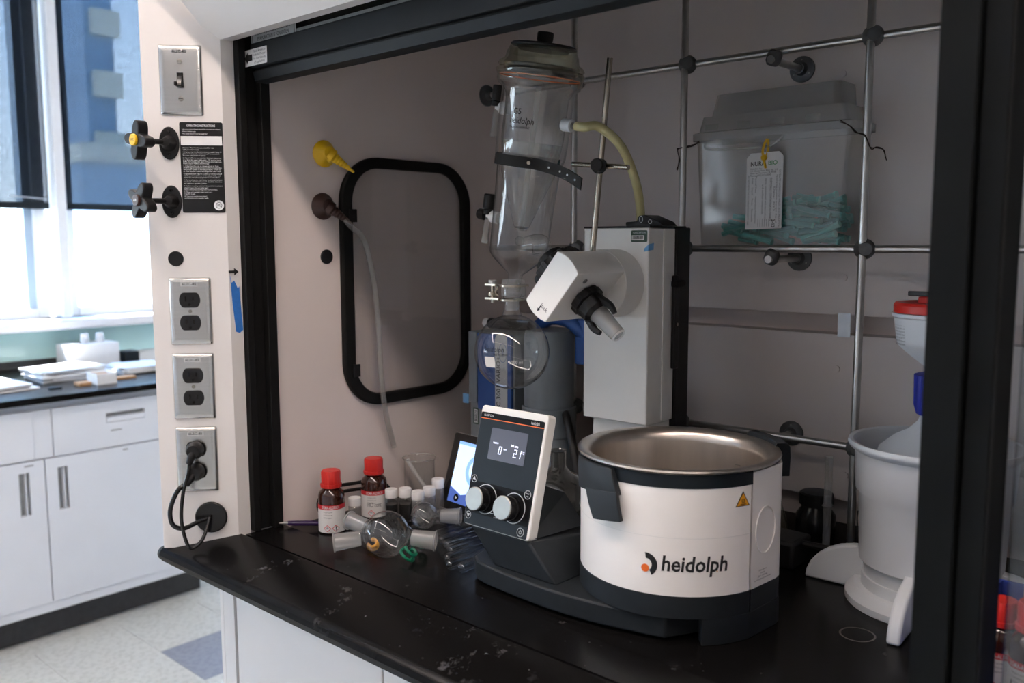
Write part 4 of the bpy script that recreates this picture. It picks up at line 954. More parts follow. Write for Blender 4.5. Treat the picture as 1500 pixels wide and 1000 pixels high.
# printed marks on the condenser, bent round the glass
def cond_text(s, h, ang, size, width, mt='ink', shear=0):
    cu = text(s, mt, cd, (0, 0, 0), EX, EY, size, width=width, shear=shear)
    me = cu.data; c0 = V(cu['wx']); u, v, a = basis_of(AX)
    R_ = .0590 if h > .225 else .0525
    f0 = V((0, -1, 0)); f0 = (f0-AX*f0.dot(AX)).normalized(); s0 = AX.cross(f0) if AX.cross(f0).x < 0 else AX.cross(f0)
    s0 = s0 if s0.x > 0 else -s0
    for p in me.vertices:
        q = p.co+c0; an = ang+q.x/R_
        p.co = CB+AX*(h+q.y)+(f0*math.cos(an)+s0*math.sin(an))*(R_+.0004)
    lo = sum((p.co for p in me.vertices), V((0, 0, 0)))/len(me.vertices)
    for p in me.vertices: p.co -= lo
    cu.location = lo-V(cd['wx'])
cond_text('G5', .287, .22, .0130, .0130); cond_text('heidolph', .2735, .36, .0140, .040, shear=.15); cond_text('MADE IN GERMANY', .2635, .32, .0052, .034)
# strap clamp round the condenser
sc_ = CB+AX*.212; u0, v0, a0 = basis_of(AX)
f0 = V((0, -1, 0)); f0 = (f0-AX*f0.dot(AX)).normalized(); s0 = V((1, 0, 0)); s0 = (s0-AX*s0.dot(AX)).normalized()
tilt = (AX-s0*-.08).normalized()
pth = [sc_+f0*(.0550*math.cos(a))+s0*(.0550*math.sin(a)) for a in [math.radians(d) for d in range(-200, 56, 8)]]
last = pth[-1]
pth += [last+s0*.03+f0*-.012+AX*-.004, last+s0*.06+f0*-.014+AX*-.010, last+s0*.092+f0*-.010+AX*-.020]
st = thing('strap_clamp', 'black perforated rubber strap wrapped round the condenser glass', 'strap', sc_)
m = MB(); vs = []
sp_ = spline(pth, 2); n_ = len(sp_)
for i, p in enumerate(sp_):
    tg = (sp_[min(i+1, n_-1)]-sp_[max(i-1, 0)]).normalized(); nr = tg.cross(AX).normalized(); hh = .0090
    for q in ((hh, .0018), (-hh, .0018), (-hh, -.0004), (hh, -.0004)): vs.append(p+AX*q[0]+nr*q[1]*1.0)
fs = [(i*4+j, i*4+(j+1) % 4, (i+1)*4+(j+1) % 4, (i+1)*4+j) for i in range(n_-1) for j in range(4)]+[(3, 2, 1, 0), tuple(range(4*n_-4, 4*n_))]
m.add(vs, fs); m.build('strap', 'rubber', st, angle=50)
for k, f_ in enumerate((.30, .52, .68, .84)):
    p = last.lerp(pth[-1], f_); q = spline(pth[-4:], 6); p = q[int(f_*(len(q)-1))]; tg = (q[-1]-q[0]).normalized(); nr = tg.cross(AX).normalized()
    MB().cyl(p-nr*.0025, p+nr*.0026, .0016, n=10).build('eyelet', 'liner_silver', st)
p = pth[-5]; nr = (p-sc_).normalized(); MB().lathe([(.0038, .001), (.003, .004), (0, .0045)], p, nr, 14).build('strap_stud', 'nickel', st)

# ---- receiving flask and joint clamp
FX, FY, FZ, FR = -1.006, AXY+.005, 1.2445, .0635
fk = thing('receiving_flask', 'round clear glass flask hanging under the condenser', 'flask', (FX, FY, FZ-FR))
pr1 = [(0, -FR)]+[(FR*math.sin(math.radians(a)), -FR*math.cos(math.radians(a))) for a in range(8, 166, 6)]+[(.0145, FR+.004), (.0128, FR+.014), (.0125, FR+.026), (.0165, FR+.030), (.0175, FR+.034)]
MB().lathe(pr1, (FX, FY, FZ), n=48).build('bulb', 'flask_glass', fk)
MB().lathe([(.0112, FR+.006), (.0112, FR+.024)], (FX, FY, FZ), n=24).build('neck_band', 'glass_milky', fk)
def on_bulb(az, el, r=FR+.0004):
    return V((FX+r*math.cos(el)*math.cos(az), FY+r*math.cos(el)*math.sin(az), FZ+r*math.sin(el)))
def bulb_text(s, az0, el0, size, width, mt, shear=0):
    cu = text(s, mt, fk, (0, 0, 0), EX, EY, size, width=width, shear=shear); me = cu.data; c0 = V(cu['wx'])
    for p in me.vertices:
        q = p.co+c0; p.co = on_bulb(az0+q.x/(FR*math.cos(el0)), el0+q.y/FR)
    lo = sum((p.co for p in me.vertices), V((0, 0, 0)))/len(me.vertices)
    for p in me.vertices: p.co -= lo
    cu.location = lo-V(fk['wx'])
AZ = math.atan2(-FY, -FX)
bulb_text('heidolph', AZ-.50, .16, .0125, .036, 'ink', .15); bulb_text('MADE IN GERMANY', AZ-.30, .03, .005, .026, 'ink'); bulb_text('1000 ml', AZ+.10, -.16, .0085, .022, 'white_ink')
pts = [on_bulb(AZ-.62+.30*x, -.17+.28*y) for x, y in ((-.5, -.5), (0, -.5), (.5, -.5), (.55, 0), (.5, .5), (0, .5), (-.5, .5), (-.55, 0))]
MB().add(pts+[on_bulb(AZ-.62, -.17)], [(i, (i+1) % 8, 8) for i in range(8)]).build('write_on_patch', 'label_white', fk)
jc = thing('joint_clamp', 'nickel joint clamp with thumb screw between condenser and flask', 'clamp', (-1.0025, FY, 1.330))
MB().lathe([(.0125, .337-.3), (.0185, .030), (.0205, .020), (.0205, .002), (.0175, .0)][1:], (-1.0025, FY, 1.3365), n=28).build('glass_socket', 'glass_milky', fk)
def fork(z, nm): 
    MB().ringprism(arc(.0260, 30, 330, 24)+[(.0, .0)][:0], arc(.0190, 30, 330, 24), (-1.0025, FY, z), EX, EY, 0, .003).build(nm, 'nickel', jc)
    MB().box(-1.063, -1.0245, FY-.006, FY+.006, z, z+.003).build('fork_arm', 'nickel', jc)
fork(1.3545, 'fork'); fork(1.331, 'fork')
MB().cyl((-1.050, FY, 1.325), (-1.050, FY, 1.362), .0032, n=12).build('screw', 'nickel', jc)
MB().cyl((-1.050, FY, 1.3365), (-1.050, FY, 1.3445), .0085, n=20).build('thumb_nut', 'nickel', jc, bevel=.001)
MB().cyl((-1.050, FY, 1.358), (-1.050, FY, 1.364), .0068, n=18).build('screw_head', 'cap_white', jc, bevel=.001)
MB().tube([(-1.036, FY-.008, 1.357), (-1.030, FY-.010, 1.352), (-1.034, FY-.010, 1.344), (-1.028, FY-.009, 1.337)], .0016, 8).build('spring', 'nickel', jc)

# ================================================================== VACUUM PUMP AND TOUCH CONTROLLER
pp = thing('vacuum_pump', 'blue and grey vacuum pump unit behind the round flask', 'pump', (-1.15, 1.34, ZT))
MB().box(-1.258, -1.138, 1.262, 1.44, ZT+.02, 1.252).build('housing', 'pump_grey', pp, bevel=.003)
MB().box(-1.262, -1.02, 1.262, 1.46, ZT, ZT+.02).build('pump_base', 'black_plastic', pp, bevel=.003)
MB().box(-1.2565, -1.2345, 1.2565, 1.2618, 1.110, 1.2515).build('frame_rail', 'pump_grey', pp, bevel=.0015)
MB().box(-1.2345, -1.2305, 1.2590, 1.2618, 1.105, 1.2505).build('frame_gap', 'black_matte', pp)
MB().box(-1.2300, -1.140, 1.2545, 1.2618, 1.098, 1.2505).build('blue_panel', 'pump_blue', pp, bevel=.0015)
lb = MB().prism([(-.0155, -.074), (-.008, -.081), (.008, -.081), (.0165, -.074), (.0165, .060), (.008, .070), (-.008, .070), (-.0155, .058)], (-1.1655, 1.2544, 1.184), EX, EZ, .0002, .0008).build('name_label', 'label_grey', pp)
text('PC 3001 VARIO+', 'ink', lb, (-1.1715, 1.2544, 1.155), EZ, -EX, .0150, width=.105, off=.0010, bold=.012)
MB().ringprism([(x*.55, y) for x, y in circle(.019, 26)], [(x*.55, y) for x, y in circle(.0178, 26)], (-1.1600, 1.2544, 1.216), EX, EZ, .0009, .0012).build('oval_logo', 'pump_blue', lb)
text('select', 'pump_blue', lb, (-1.1605, 1.2544, 1.216), EZ, -EX, .007, off=.0010)
MB().prism(rrect(.014, .033, .001, 2), (-1.2415, 1.2618, 1.0815), EX, EZ, .0002, .0008).build('asset_sticker', 'label_green', pp)
MB().box(-1.2455, -1.2365, 1.2606, 1.2609, 1.068, 1.095).build('sticker_field', 'paper', pp); barcode(pp, V((-1.2410, 1.2612, 1.0815)), EZ, -EX, .024, .0065, off=.0008, n=14)
MB().box(-1.2715, -1.255, 1.2548, 1.2556, 1.106, 1.125).build('tape_flag', 'pale_tape', pp)
cyc = (-1.083, 1.300)
MB().lathe([(0, ZT+.02), (.051, ZT+.02), (.051, 1.06), (.0525, 1.062), (.0525, 1.115), (.050, 1.118)], (*cyc, 0), n=40).build('condenser_base', 'pump_grey', pp)
MB().lathe([(.0478, 1.118), (.0478, 1.250), (.045, 1.262), (.0, 1.266)], (*cyc, 0), n=40).build('insulated_condenser', 'pump_grey', pp)
for a in (-130, -60): MB().cyl((cyc[0]+.052*math.cos(math.radians(a)), cyc[1]+.052*math.sin(math.radians(a)), 1.102), (cyc[0]+.055*math.cos(math.radians(a)), cyc[1]+.055*math.sin(math.radians(a)), 1.102), .0035, n=12).build('screw', 'black_plastic', pp)
MB().cyl((-1.235, 1.30, 1.266), (-1.105, 1.275, 1.270), .011, n=16).build('black_pipe', 'black_plastic', pp)
MB().cyl((-1.252, 1.303, 1.266), (-1.232, 1.299, 1.266), .010, n=16).build('white_ferrule', 'cap_white', pp, bevel=.002)
MB().tube([(-1.12, 1.31, 1.262), (-1.08, 1.30, 1.285), (-1.04, 1.31, 1.280), (-1.012, 1.325, 1.250)], .014, 12).build('blue_pipe', 'pump_blue', pp)
MB().box(-1.030, -1.005, 1.31, 1.345, 1.20, 1.285).build('blue_bracket', 'pump_blue', pp, bevel=.003)
tag(MB().tube([(-1.035, 1.29, 1.108), (-1.018, 1.275, 1.100), (-.995, 1.262, 1.060), (-.975, 1.250, 1.010), (-.965, 1.245, .970), (-.962, 1.245, .9205)], .0075, 12).build('vacuum_tubing', 'black_plastic'), 'thick black vacuum tube falling beside the white column', 'hose')
t = thing('fitting_block', 'black valve block with small amber fittings behind the white column', 'valve', (-1.0, 1.38, ZT))
MB().box(-1.018, -.945, 1.36, 1.41, ZT, 1.135).build('block', 'black_plastic', t, bevel=.004)
for z in (1.075, 1.095): MB().cyl((-.985, 1.3602, z), (-.985, 1.348, z), .006, n=14).build('fitting', 'amber_orange', t)

tb = thing('touch_controller', 'small black touchscreen controller glowing blue behind the control panel', 'touchscreen', (-1.15, 1.165, ZT))
tt = math.radians(17); tu = V((.995, -.10, 0)).normalized(); tn0 = V((-.10, -.995, 0)).normalized(); tv = (EZ*math.cos(tt)-tn0*math.sin(tt)).normalized(); tn = tu.cross(tv)
tcx = V((-1.1595, 1.166, ZT+.079)); TW, TH = .150, .148
MB().prism(rrect(TW, TH, .004, 3), tcx, tu, tv, -.012, -.002).build('case', 'liner_silver', tb)
MB().prism(rrect(TW-.002, TH-.002, .004, 3), tcx, tu, tv, -.0019, 0).build('bezel', 'black_gloss', tb)
MB().prism(rrect(.108, .116, .001, 2), tcx+tv*.001, tu, tv, .0002, .0006).build('display', 'screen_pale', tb)
MB().prism(rrect(.108, .006, .0005, 2), tcx+tv*.056, tu, tv, .0007, .0010).build('status_bar', 'touch_screen', tb)
MB().prism([(-.054, -.057), (.054, -.057), (.054, -.038), (.02, -.030), (-.02, -.040), (-.054, -.028)], tcx, tu, tv, .0007, .0010).build('lower_band', 'screen_deep', tb)
MB().ringprism(circle(.030, 28, .010, .010), circle(.021, 28, .010, .010), tcx, tu, tv, .0007, .0010).build('gauge_ring', 'touch_screen', tb)
c = tcx+tu*-.030+tv*-.047
MB().prism(circle(.0072, 20), c, tu, tv, .0011, .0014).build('play_button', 'black_gloss', tb); MB().prism([(-.002, -.003), (.003, 0), (-.002, .003)], c, tu, tv, .0015, .0018).build('play_icon', 'white_ink', tb)
MB().box(-1.19, -1.13, 1.178, 1.23, ZT, ZT+.004).build('stand_foot', 'black_plastic', tb); MB().box(-1.168, -1.152, 1.188, 1.200, ZT+.004, ZT+.06).build('stand_leg', 'black_plastic', tb)

ff = thing('spare_flask', 'dark tinted round glass flask on the worktop behind the control panel', 'flask', (-.905, 1.105, ZT+.034))
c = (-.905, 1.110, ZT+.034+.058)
MB().lathe([(0, -.055)]+[(.055*math.sin(math.radians(a)), -.055*math.cos(math.radians(a))) for a in range(8, 164, 6)]+[(.013, .06), (.013, .085), (.0145, .087)], c, n=40).build('bulb', 'dark_glass', ff)  # bulb glass itself is tinted dark
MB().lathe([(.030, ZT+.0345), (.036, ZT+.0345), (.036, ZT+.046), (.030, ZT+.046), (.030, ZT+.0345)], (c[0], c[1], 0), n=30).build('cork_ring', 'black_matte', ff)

# ================================================================== SHARPS CONTAINER ON THE LATTICE
sh = thing('sharps_container', 'translucent lidded sharps container standing between the lattice rods', 'container', (-.712, 1.49, 1.4225))
def loft(rings, nm, mt, par, caps=(True, False), bevel=0, r=.012):
    m = MB(); vs = []; n_ = None
    for (x0, x1, y0, y1, z) in rings:
        P = rrect(x1-x0, y1-y0, r, 4, (x0+x1)/2, (y0+y1)/2); n_ = len(P); vs += [V((x, y, z)) for x, y in P]
    fs = [(k*n_+i, k*n_+(i+1) % n_, (k+1)*n_+(i+1) % n_, (k+1)*n_+i) for k in range(len(rings)-1) for i in range(n_)]
    if caps[0]: fs.append(tuple(range(n_))[::-1])
    if caps[1]: fs.append(tuple(range((len(rings)-1)*n_, len(rings)*n_)))
    m.add(vs, fs); return m.build(nm, mt, par, bevel=bevel, angle=30)
loft([(-.848, -.586, 1.443, 1.530, 1.4225), (-.858, -.575, 1.440, 1.532, 1.60), (-.862, -.572, 1.4385, 1.533, 1.608)], 'tub', 'clear_plastic', sh)
loft([(-.866, -.567, 1.4375, 1.5335, 1.607), (-.866, -.567, 1.4375, 1.5335, 1.620), (-.855, -.578, 1.440, 1.5335, 1.622), (-.848, -.586, 1.442, 1.5335, 1.648), (-.838, -.600, 1.455, 1.5335, 1.650), (-.832, -.604, 1.462, 1.5335, 1.688)], 'lid', 'glass_frosted', sh, caps=(False, True))
for k in range(4): MB().box(-.838+k*.062, -.812+k*.062, 1.4395, 1.4418, 1.624, 1.635).build('lid_snap', 'clear_plastic', sh, bevel=.001)
MB().tube([(-.835, 1.437, 1.604), (-.825, 1.4355, 1.590), (-.72, 1.435, 1.588), (-.700, 1.4355, 1.594), (-.688, 1.437, 1.604)], .0022, 8).build('front_lip', 'clear_plastic', sh)
rnd = random.Random(4)
for k in range(110):                           # spent syringes and needles lying in the tub
    x = rnd.choice((rnd.uniform(-.80, -.60), rnd.uniform(-.72, -.60))); y = rnd.uniform(1.452, 1.515); z = 1.429+rnd.random()**1.1*.075*(.3+.7*min(1, max(0, (x+.80)/.09))); a = rnd.uniform(-.5, .5); ln = rnd.uniform(.025, .055)
    d_ = V((math.cos(a), rnd.uniform(-.25, .25), math.sin(a)*.6)).normalized(); p = V((max(-.83, min(-.60, x)), y, max(1.4275, z)))
    p1 = p+d_*ln*.5; p2 = p-d_*ln*.5
    for q in (p1, p2): q.x = max(-.835, min(-.596, q.x)); q.y = max(1.449, min(1.52, q.y)); q.z = max(1.4275, q.z)
    s_ = thing('used_syringe', 'teal plastic syringe in the heap inside the sharps container', 'syringe', (p1+p2)/2, 'teal syringes in the sharps container')
    MB().cyl(p2, p1, .0050, n=8).build('barrel', rnd.choice(('teal', 'teal', 'teal_pale')), s_); MB().cyl(p1, p1+d_*.004, .0058, n=8).build('finger_flange', 'teal_pale', s_)
t = thing('waste_tag', 'white hazardous waste tag hanging from a yellow cable tie', 'tag', (-.719, 1.4345, 1.449))
to = V((-.7185, 1.4350, 1.513)); TUx, TVy = V((.9995, -.01, .02)).normalized(), EZ
MB().prism([(-.0335, -.064), (.0335, -.064), (.0335, .057), (.026, .065), (-.026, .065), (-.0335, .057)], to, TUx, TVy, .0, .0010).build('card', 'paper', t)
text('NURA', 'ink', t, to+TUx*-.0125+EZ*.0465, TUx, TVy, .0105, width=.027, off=.0013, bold=.015); text('BIO', 'green_ink', t, to+TUx*.0150+EZ*.0465, TUx, TVy, .0105, width=.0165, off=.0013, bold=.015)
for i, s in enumerate(('Nura Bio, Inc.', '151 Oyster Point Blvd, Ste. 210', 'South San Francisco, CA 94080', 'Phone: (650) 810-0000')): text(s, 'grey_ink', t, to+TUx*-.0265+EZ*(.0385-.0038*i), TUx, TVy, .0042, width=(.022, .050, .048, .038)[i], align='LEFT', off=.0013)
VC = [(.0285, 'SATELLITE HAZARDOUS WASTE ACCUMULATION', .096, .0050), (.0235, 'Federal law prohibits improper disposal', .080, .0040), (.0190, 'Date: 2/13', .040, .0042), (.0125, 'CHEMICALLY CONTAMINATED SHARPS', .072, .0056), (.0035, 'Sharps contaminated with trace solvents', .072, .0050), (-.0020, 'and oxidizer compounds', .050, .0050), (-.0150, 'Physical State    Hazardous Properties', .080, .0042), (-.0215, 'Solid    Liquid    Toxic    Flammable', .074, .0042), (-.0290, 'DO NOT MOVE THIS ACCUMULATION SAFETY TAG', .084, .0042)]
for x, s, wd, sz in VC: text(s, 'ink' if sz > .0052 else 'grey_ink', t, to+TUx*x+EZ*-.014, EZ*-1, TUx, sz, width=wd, off=.0013)
text('2-13', 'ink', t, to+TUx*.018+EZ*-.055, EZ*-1, TUx, .008, off=.0014, bold=.02)
for x in range(6): MB().box(-.010+x*.004, -.0096+x*.004, -.060, -.047, .0010, .0013, (to, TUx, TVy, TUx.cross(TVy))).build('rule_line', 'grey_ink', t)
zt = to+EZ*.060; 
tag(MB().tube([zt+V((.002, -.002, -.022)), zt+V((0, -.003, -.010)), zt+V((-.003, -.004, .006)), zt+V((.0, -.003, .020)), zt+V((.003, .001, .026)), zt+V((.004, .0015, .010)), zt+V((.001, -.001, -.006))], .0022, 6).ball(zt+V((0, -.004, -.004)), .0055, 12, 8).build('cable_tie', 'yellow'), 'bright yellow cable tie holding the white waste tag', 'cable tie')
for lb, pts in (('dark twisted wire tying the container to the upright with outlets side', [(-.846, 1.436, 1.604), (-.858, 1.430, 1.600), (-.8705, 1.4095, 1.594), (-.8780, 1.4145, 1.590), (-.8735, 1.412, 1.575), (-.876, 1.411, 1.555)]),
                ('dark twisted wire with loose curly end beside the white bucket upright', [(-.592, 1.436, 1.618), (-.575, 1.434, 1.610), (-.560, 1.425, 1.598), (-.5400, 1.4095, 1.588), (-.5325, 1.4105, 1.572), (-.522, 1.412, 1.570), (-.512, 1.412, 1.566), (-.509, 1.412, 1.553)])):
    m = MB(); m.tube(pts, .0009, 6); m.tube([V(p)+V((.002*math.sin(i*2), -.001, .003*math.cos(i*2.3))) for i, p in enumerate(pts)], .0008, 6)
    tag(m.build('twist_wire', 'wire'), lb.replace('with outlets side', 'beside the white column') if 'outlets' in lb else lb.replace('beside the white bucket upright', 'round the upright above the bucket'), 'wire', 'wires on the lattice')

# ================================================================== WASTE FUNNEL IN ITS BUCKET
BC = (-.388, 1.315)
bk = thing('waste_bucket', 'white plastic bucket with finned foot holding a waste bottle', 'bucket', (BC[0], BC[1], ZT))
MB().lathe([(0, .922), (.083, .922), (.0885, .968), (.0945, .973), (.0985, 1.070), (.1025, 1.075), (.1060, 1.132), (.1140, 1.138), (.1155, 1.1425), (.1140, 1.147), (.1085, 1.146), (.1030, 1.139), (.1000, 1.079), (.0960, 1.072), (.092, .976), (.086, .971), (.081, .926), (0, .925)], (*BC, 0), n=56).build('bucket_wall', 'poly_white', bk, angle=40)
MB().lathe([(.0855, ZT+.0005), (.112, ZT+.0005), (.112, .922), (.1, .934), (.0905, .9345), (.0895, .950), (.0855, .950), (.0855, ZT+.0005)], (*BC, 0), n=48).build('foot_ring', 'poly_white', bk, angle=40)
for a_ in (180, 270, 0, 90):
    a = math.radians(a_+4); rr = V((math.cos(a), math.sin(a), 0)); tv_ = V((-math.sin(a), math.cos(a), 0)); o = V((*BC, ZT+.0005))
    pts = [(.088, 0), (.176, 0)]+[(.088+.088*math.cos(math.radians(q))**1.0, .066*math.sin(math.radians(q))) for q in range(12, 91, 13)]+[(.088, .066)]
    MB().prism(pts, o+tv_*.009, rr, EZ, 0, .018).build('foot_fin', 'poly_white', bk, bevel=.004, seg=3)
MB().tube([(BC[0]-.088, BC[1]-.044, 1.040), (BC[0]-.087, BC[1]-.048, 1.030), (BC[0]-.084, BC[1]-.052, 1.018)], .0007, 6).build('ink_scratch', 'ink', bk)
wb = thing('waste_bottle', 'white plastic waste bottle standing inside the bucket', 'bottle', (*BC, .936))
MB().lathe([(0, .9355), (.080, .9355), (.080, 1.110), (.074, 1.135), (.055, 1.152), (.036, 1.163), (.024, 1.176), (.021, 1.186), (.021, 1.205), (0, 1.205)], (*BC, 0), n=48).build('bottle_body', 'poly_white', wb)
fn = thing('safety_funnel', 'white safety funnel with red lid screwed on a blue adapter', 'funnel', (*BC, 1.190))
ad = MB()
MB().lathe([(0, 1.186), (.0225, 1.186)], (*BC, 0), n=8)
ribbed((BC[0], BC[1], 1.186), EZ, [(.0255, 0), (.0262, .001), (.0300, .014), (.0310, .056), (.0250, .058)], 16, .07, 64).build('blue_adapter', 'blue_clip', fn)
MB().lathe([(.012, 1.243), (.014, 1.250), (.040, 1.270), (.054, 1.283), (.0575, 1.292), (.0610, 1.322), (.0640, 1.324), (.0640, 1.3285), (.058, 1.3290)], (*BC, 0), n=48).build('funnel_cone', 'poly_white', fn, angle=40)
MB().lathe([(.0, 1.3295), (.0620, 1.3295), (.0625, 1.340), (.0600, 1.3435), (.050, 1.344), (.045, 1.3405), (0, 1.3405)], (*BC, 0), n=48).build('red_lid', 'red', fn, angle=35)
MB().box(BC[0]-.030, BC[0]+.03, BC[1]-.010, BC[1]+.010, 1.3408, 1.351).build('lid_latch', 'red', fn, bevel=.002)
MB().box(BC[0]-.045, BC[0]+.01, BC[1]-.006, BC[1]+.006, 1.3512, 1.358).build('latch_handle', 'black_gloss', fn, bevel=.001)
for i, s in enumerate(('WARNING', 'Do not overfill this funnel.', 'Do not place near heat or fire.', 'Do not store strong acid or', 'base. Keep the lid closed', 'when not in use. Use ECO', 'bottles only. Wear eye and', 'hand protection.')):
    text(s, 'ink' if i == 0 else 'grey_ink', fn, (0, 0, 0), EX, EZ, .0045, width=.016 if i == 0 else .030, wrap=(BC, .0598-.0004*i, math.radians(222), 1.3175-.0044*i))

# ================================================================== SMALL GLASSWARE ON THE WORKTOP
def reagent_bottle(x, y, r, h, label, rot, script=None, pict=('corrosive', 'exclaim'), base=ZT, group='brown reagent bottles with red caps'):
    t = thing('reagent_bottle', label, 'bottle', (x, y, base), group); s = h/.112; sc2 = min(s, 1.15)
    MB().lathe([(0, 0), (r*.93, 0), (r, .003), (r, .066*s), (r*.93, .073*s), (r*.62, .080*s), (r*.60, .088*s), (0, .088*s)], (x, y, base), n=36).build('bottle_glass', 'amber_glass', t)
    ribbed((x, y, base+.082*s), EZ, [(r*.78, 0), (r*.80, .006*sc2), (r*.70, .0065*sc2), (r*.71, .008*sc2), (r*.72, .027*sc2), (r*.66, .0300*sc2)], 22, .035, 88).build('screw_cap', 'red', t)
    MB().lathe([(r+.0003, .003), (r+.0004, .045*s)], (x, y, base), n=36).build('paper_label', 'label_white', t)
    MB().lathe([(r+.0004, .045*s), (r+.0004, .053*s)], (x, y, base), n=36).build('red_band', 'label_red', t)
    W = ((x, y), r+.0006, rot, 0)
    text('SIGMA-ALDRICH', 'white_ink', t, (0, 0, 0), EX, EZ, .0075*s, width=.032*s, wrap=((x, y), r+.0006, rot, base+.049*s), bold=.01)
    for i, q in enumerate(('Reagent grade', 'for laboratory use', 'Danger')): text(q, 'grey_ink', t, (0, 0, 0), EX, EZ, .0035, width=.016, wrap=((x, y), r+.0006, rot-.2, base+.041*s-.005*i))
    if script: text(script, 'ink', t, (0, 0, 0), EX, EZ, .013*s, width=.026*s, wrap=((x, y), r+.0006, rot, base+.027*s), bold=.005)
    for i, kd in enumerate(pict):
        a0 = rot+(-.25+.62*i)
        def ring(k, off, mt, nm):
            vs = [V((x+(r+off)*math.cos(a0+dx*k/r), y+(r+off)*math.sin(a0+dx*k/r), base+.0115*s+dz*k)) for dx, dz in ((0, -.0066), (.0066, 0), (0, .0066), (-.0066, 0))]
            MB().add(vs, [(0, 1, 2, 3)]).build(nm, mt, t, flat=True)
        ring(1, .0010, 'label_red', 'hazard_diamond'); ring(.78, .0014, 'paper', 'hazard_field')
        text('!' if kd == 'exclaim' else '*', 'ink', t, (0, 0, 0), EX, EZ, .011, wrap=((x, y), r+.0018, a0, base+.0115*s-(0 if kd == 'exclaim' else .002)), bold=.03)
    return t
facing = lambda x, y: math.atan2(-y, -x)
reagent_bottle(-1.2924, .9418, .0235, .112, 'brown glass bottle with red cap standing by the purple pen', facing(-1.2924, .9418)-.10)
reagent_bottle(-1.3067, 1.0509, .0240, .112, 'brown glass bottle with red cap hand lettered HCl', facing(-1.3067, 1.0509), script='HCl conc', pict=('flame',))
def vial(x, y, label, h=.050, r=.0118, dark=False, group='clear sample vials with white caps'):
    t = thing('sample_vial', label, 'vial', (x, y, ZT), group)
    MB().lathe([(0, .0005), (r*.9, .0005), (r, .003), (r, h*.80), (r*.75, h*.88), (r*.72, h*.98)], (x, y, ZT), n=24).build('vial_glass', 'glass_milky' if not dark else 'glass', t)
    if dark: MB().lathe([(0, .002), (r*.93, .002), (r*.93, h*.6), (0, h*.6)], (x, y, ZT), n=20).build('contents', 'black_gloss', t)
    MB().lathe([(0, h*.86), (r*.98, h*.86), (r, h*.88), (r, h*1.14), (r*.93, h*1.17), (0, h*1.17)], (x, y, ZT), n=26).build('vial_cap', 'cap_white', t, angle=30)
vial(-1.2800, .9840, 'clear vial with white cap between the two brown bottles', h=.047)
vial(-1.2630, 1.0561, 'clear vial with white cap and dark contents beside the HCl bottle', dark=True)
vial(-1.2420, 1.0720, 'clear vial with white cap and dark contents in the middle of the vial row', h=.052, dark=True)
vial(-1.2155, 1.0800, 'clear vial with white cap right behind the small round flask', h=.050)
vial(-1.2199, 1.112, 'clear vial with white cap in front of the beaker', h=.050)
vial(-1.2322, 1.1464, 'tallest clear vial with white cap next to the touchscreen', h=.056)
t = thing('glass_beaker', 'clear glass beaker with a white stick standing by the side wall', 'beaker', (-1.3300, 1.1872, ZT))
MB().lathe([(0, .0005), (.029, .0005), (.031, .004), (.031, .078), (.034, .083), (.0345, .084)], (-1.3300, 1.1872, ZT), n=36).build('beaker_wall', 'flask_glass', t)
MB().lathe([(.0335, .0825), (.0350, .0838), (.0335, .0850), (.0325, .0838), (.0335, .0825)], (-1.3300, 1.1872, ZT), n=36).build('beaker_rim', 'glass_milky', t)
tag(MB().tube([(-1.311, 1.200, ZT+.006), (-1.330, 1.178, ZT+.050), (-1.341, 1.165, ZT+.082)], .0042, 10).build('stirring_stick', 'cap_white'), 'white plastic stick leaning inside the glass beaker', 'stick')
tag(MB().tube([(-1.352, .965, ZT+.004), (-1.352, .955, ZT+.035), (-1.350, .975, ZT+.064), (-1.352, 1.00, ZT+.060), (-1.354, 1.04, ZT+.056), (-1.352, 1.09, ZT+.052), (-1.352, 1.12, ZT+.035), (-1.352, 1.14, ZT+.005)], .0034, 10)
    .tube([(-1.345, .975, ZT+.004), (-1.345, .966, ZT+.025), (-1.345, .98, ZT+.050), (-1.346, 1.01, ZT+.048), (-1.348, 1.05, ZT+.044), (-1.346, 1.09, ZT+.036), (-1.349, 1.11, ZT+.018), (-1.349, 1.13, ZT+.005)], .0034, 10).build('black_cable', 'black_plastic'), 'looped black cable behind the brown bottles', 'cable')
pa, pb = V((-1.3575, .873, .9285)), V((-1.285, .985, .9170))
t = thing('purple_pen', 'dark purple ballpoint pen lying across the worktop rim', 'pen', pa); d_ = (pb-pa).normalized()
MB().lathe([(.0040, .016), (.0047, .030), (.0047, .128), (.0036, .132), (0, .133)], pa, d_, 16).build('barrel', 'purple', t)
MB().lathe([(.0, 0), (.0008, .0008), (.0014, .003), (.0034, .0145), (.0038, .016)], pa, d_, 16).build('tip', 'liner_silver', t)

